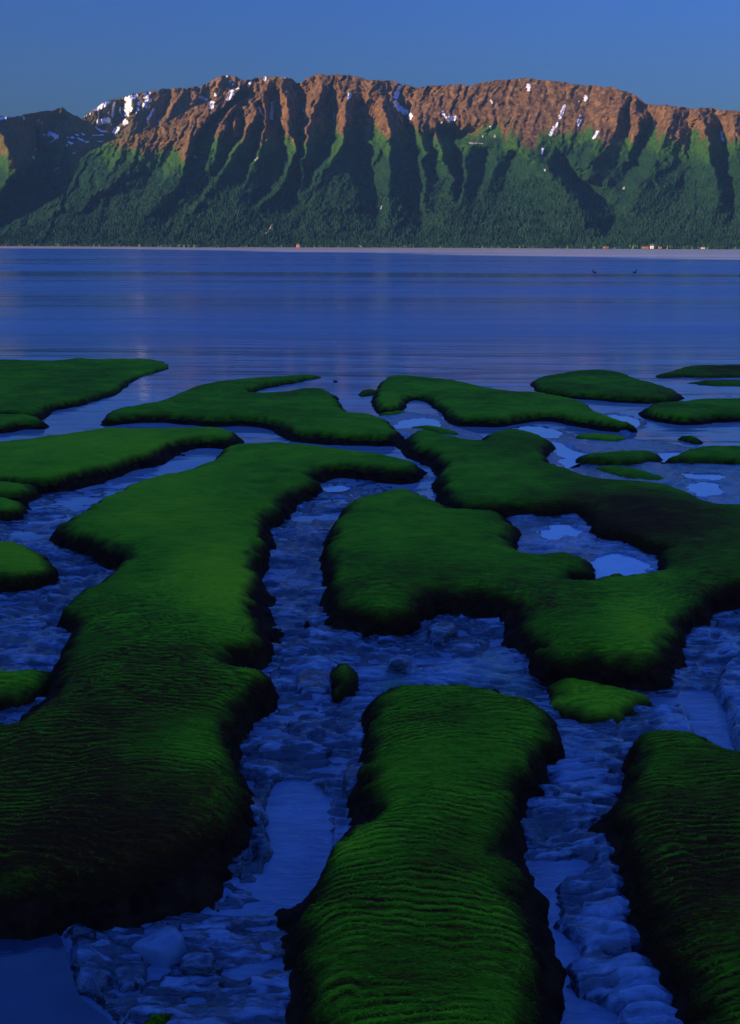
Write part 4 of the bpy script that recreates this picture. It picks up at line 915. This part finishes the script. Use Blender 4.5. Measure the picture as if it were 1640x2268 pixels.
block([(255, 2150), (300, 2138), (325, 2150), (318, 2180), (280, 2195), (252, 2180)], -0.20, .05, 'smooth mud lump between the dark pool and the pointed mud piece')
block([(770, 1712), (812, 1700), (820, 1722), (810, 1745), (772, 1752), (760, 1735)], -0.14, .07, 'dark square mud block against the bottom centre mound')
block([(655, 1500), (700, 1488), (735, 1492), (740, 1530), (700, 1545), (660, 1530)], -0.19, .06, 'dark mud lump in the central channel beside the slumped green clod')
block([(945, 1395), (985, 1380), (1015, 1390), (1000, 1405), (965, 1412)], -0.12, .045, 'small dark clod on the smooth silt below the tide-pool mound')
block([(855, 1466), (885, 1452), (915, 1458), (890, 1472)], -0.12, .03, 'low greenish clod on the silt tongue above the bottom centre mound')

# ---- two ducks far out on the water
def duck(px, py, label):
    d = rays(px, py); t = (SEA - CAMZ) / d[2]
    bm = bmesh.new()
    def ell(c, s, seg=14):
        r = bmesh.ops.create_uvsphere(bm, u_segments=seg, v_segments=9, radius=1.0)
        for v in r['verts']:
            k = v.co.x
            v.co = Vector((c[0] + v.co.x * s[0], c[1] + v.co.y * s[1] * (1 - .25 * abs(k)), c[2] + v.co.z * s[2] + (0.05 * max(0, -k) ** 2)))
    ell((0, 0, .06), (.22, .10, .085)); ell((.20, 0, .20), (.055, .05, .10)); ell((.235, 0, .30), (.075, .055, .058))
    for f in bm.faces: f.smooth = True
    me = bpy.data.meshes.new('duck'); bm.to_mesh(me); bm.free(); me.materials.append(M_DUCK)
    o = bpy.data.objects.new('duck', me); COL.objects.link(o)
    o.location = (d[0] * t, d[1] * t, SEA); o.rotation_euler = (0, 0, math.radians(190 if px < 1350 else 10))
    tag(o, label, 'duck', 'ducks afloat on the inlet')
    mesh_np('bill', [(.30, .02, .29), (.30, -.02, .29), (.38, -.018, .278), (.38, .018, .278), (.30, .02, .31), (.30, -.02, .31)],
            [(0, 1, 2), (0, 2, 3), (4, 3, 2), (4, 2, 5), (1, 5, 2), (0, 3, 4), (0, 4, 5), (0, 5, 1)], M_BILL, o, smooth=False)
duck(1318, 604, 'dark duck afloat on the inlet, the left one of two')
duck(1406, 604, 'dark duck afloat on the inlet, the right one of two')

# ------------------------------------------------------------------ haze
hm = bpy.data.materials.new('haze_air'); hm.use_nodes = True
hn = hm.node_tree; hn.nodes.clear()
pv = hn.nodes.new('ShaderNodeVolumePrincipled'); pv.inputs['Color'].default_value = (0.28, 0.62, 1.0, 1); pv.inputs['Density'].default_value = 1.1e-5
pv.inputs['Anisotropy'].default_value = 0.0
ho = hn.nodes.new('ShaderNodeOutputMaterial'); hn.links.new(pv.outputs[0], ho.inputs['Volume'])
x0, x1, y0, y1, z0, z1 = -9500, 9500, -3500, 13800, -6.0, 2200
V = [(a, b, c) for c in (z0, z1) for (a, b) in ((x0, y0), (x1, y0), (x1, y1), (x0, y1))]
tag(mesh_np('haze', V, [(3, 2, 1, 0), (4, 5, 6, 7), (0, 1, 5, 4), (1, 2, 6, 5), (2, 3, 7, 6), (3, 0, 4, 7)], hm, smooth=False), kind='stuff')
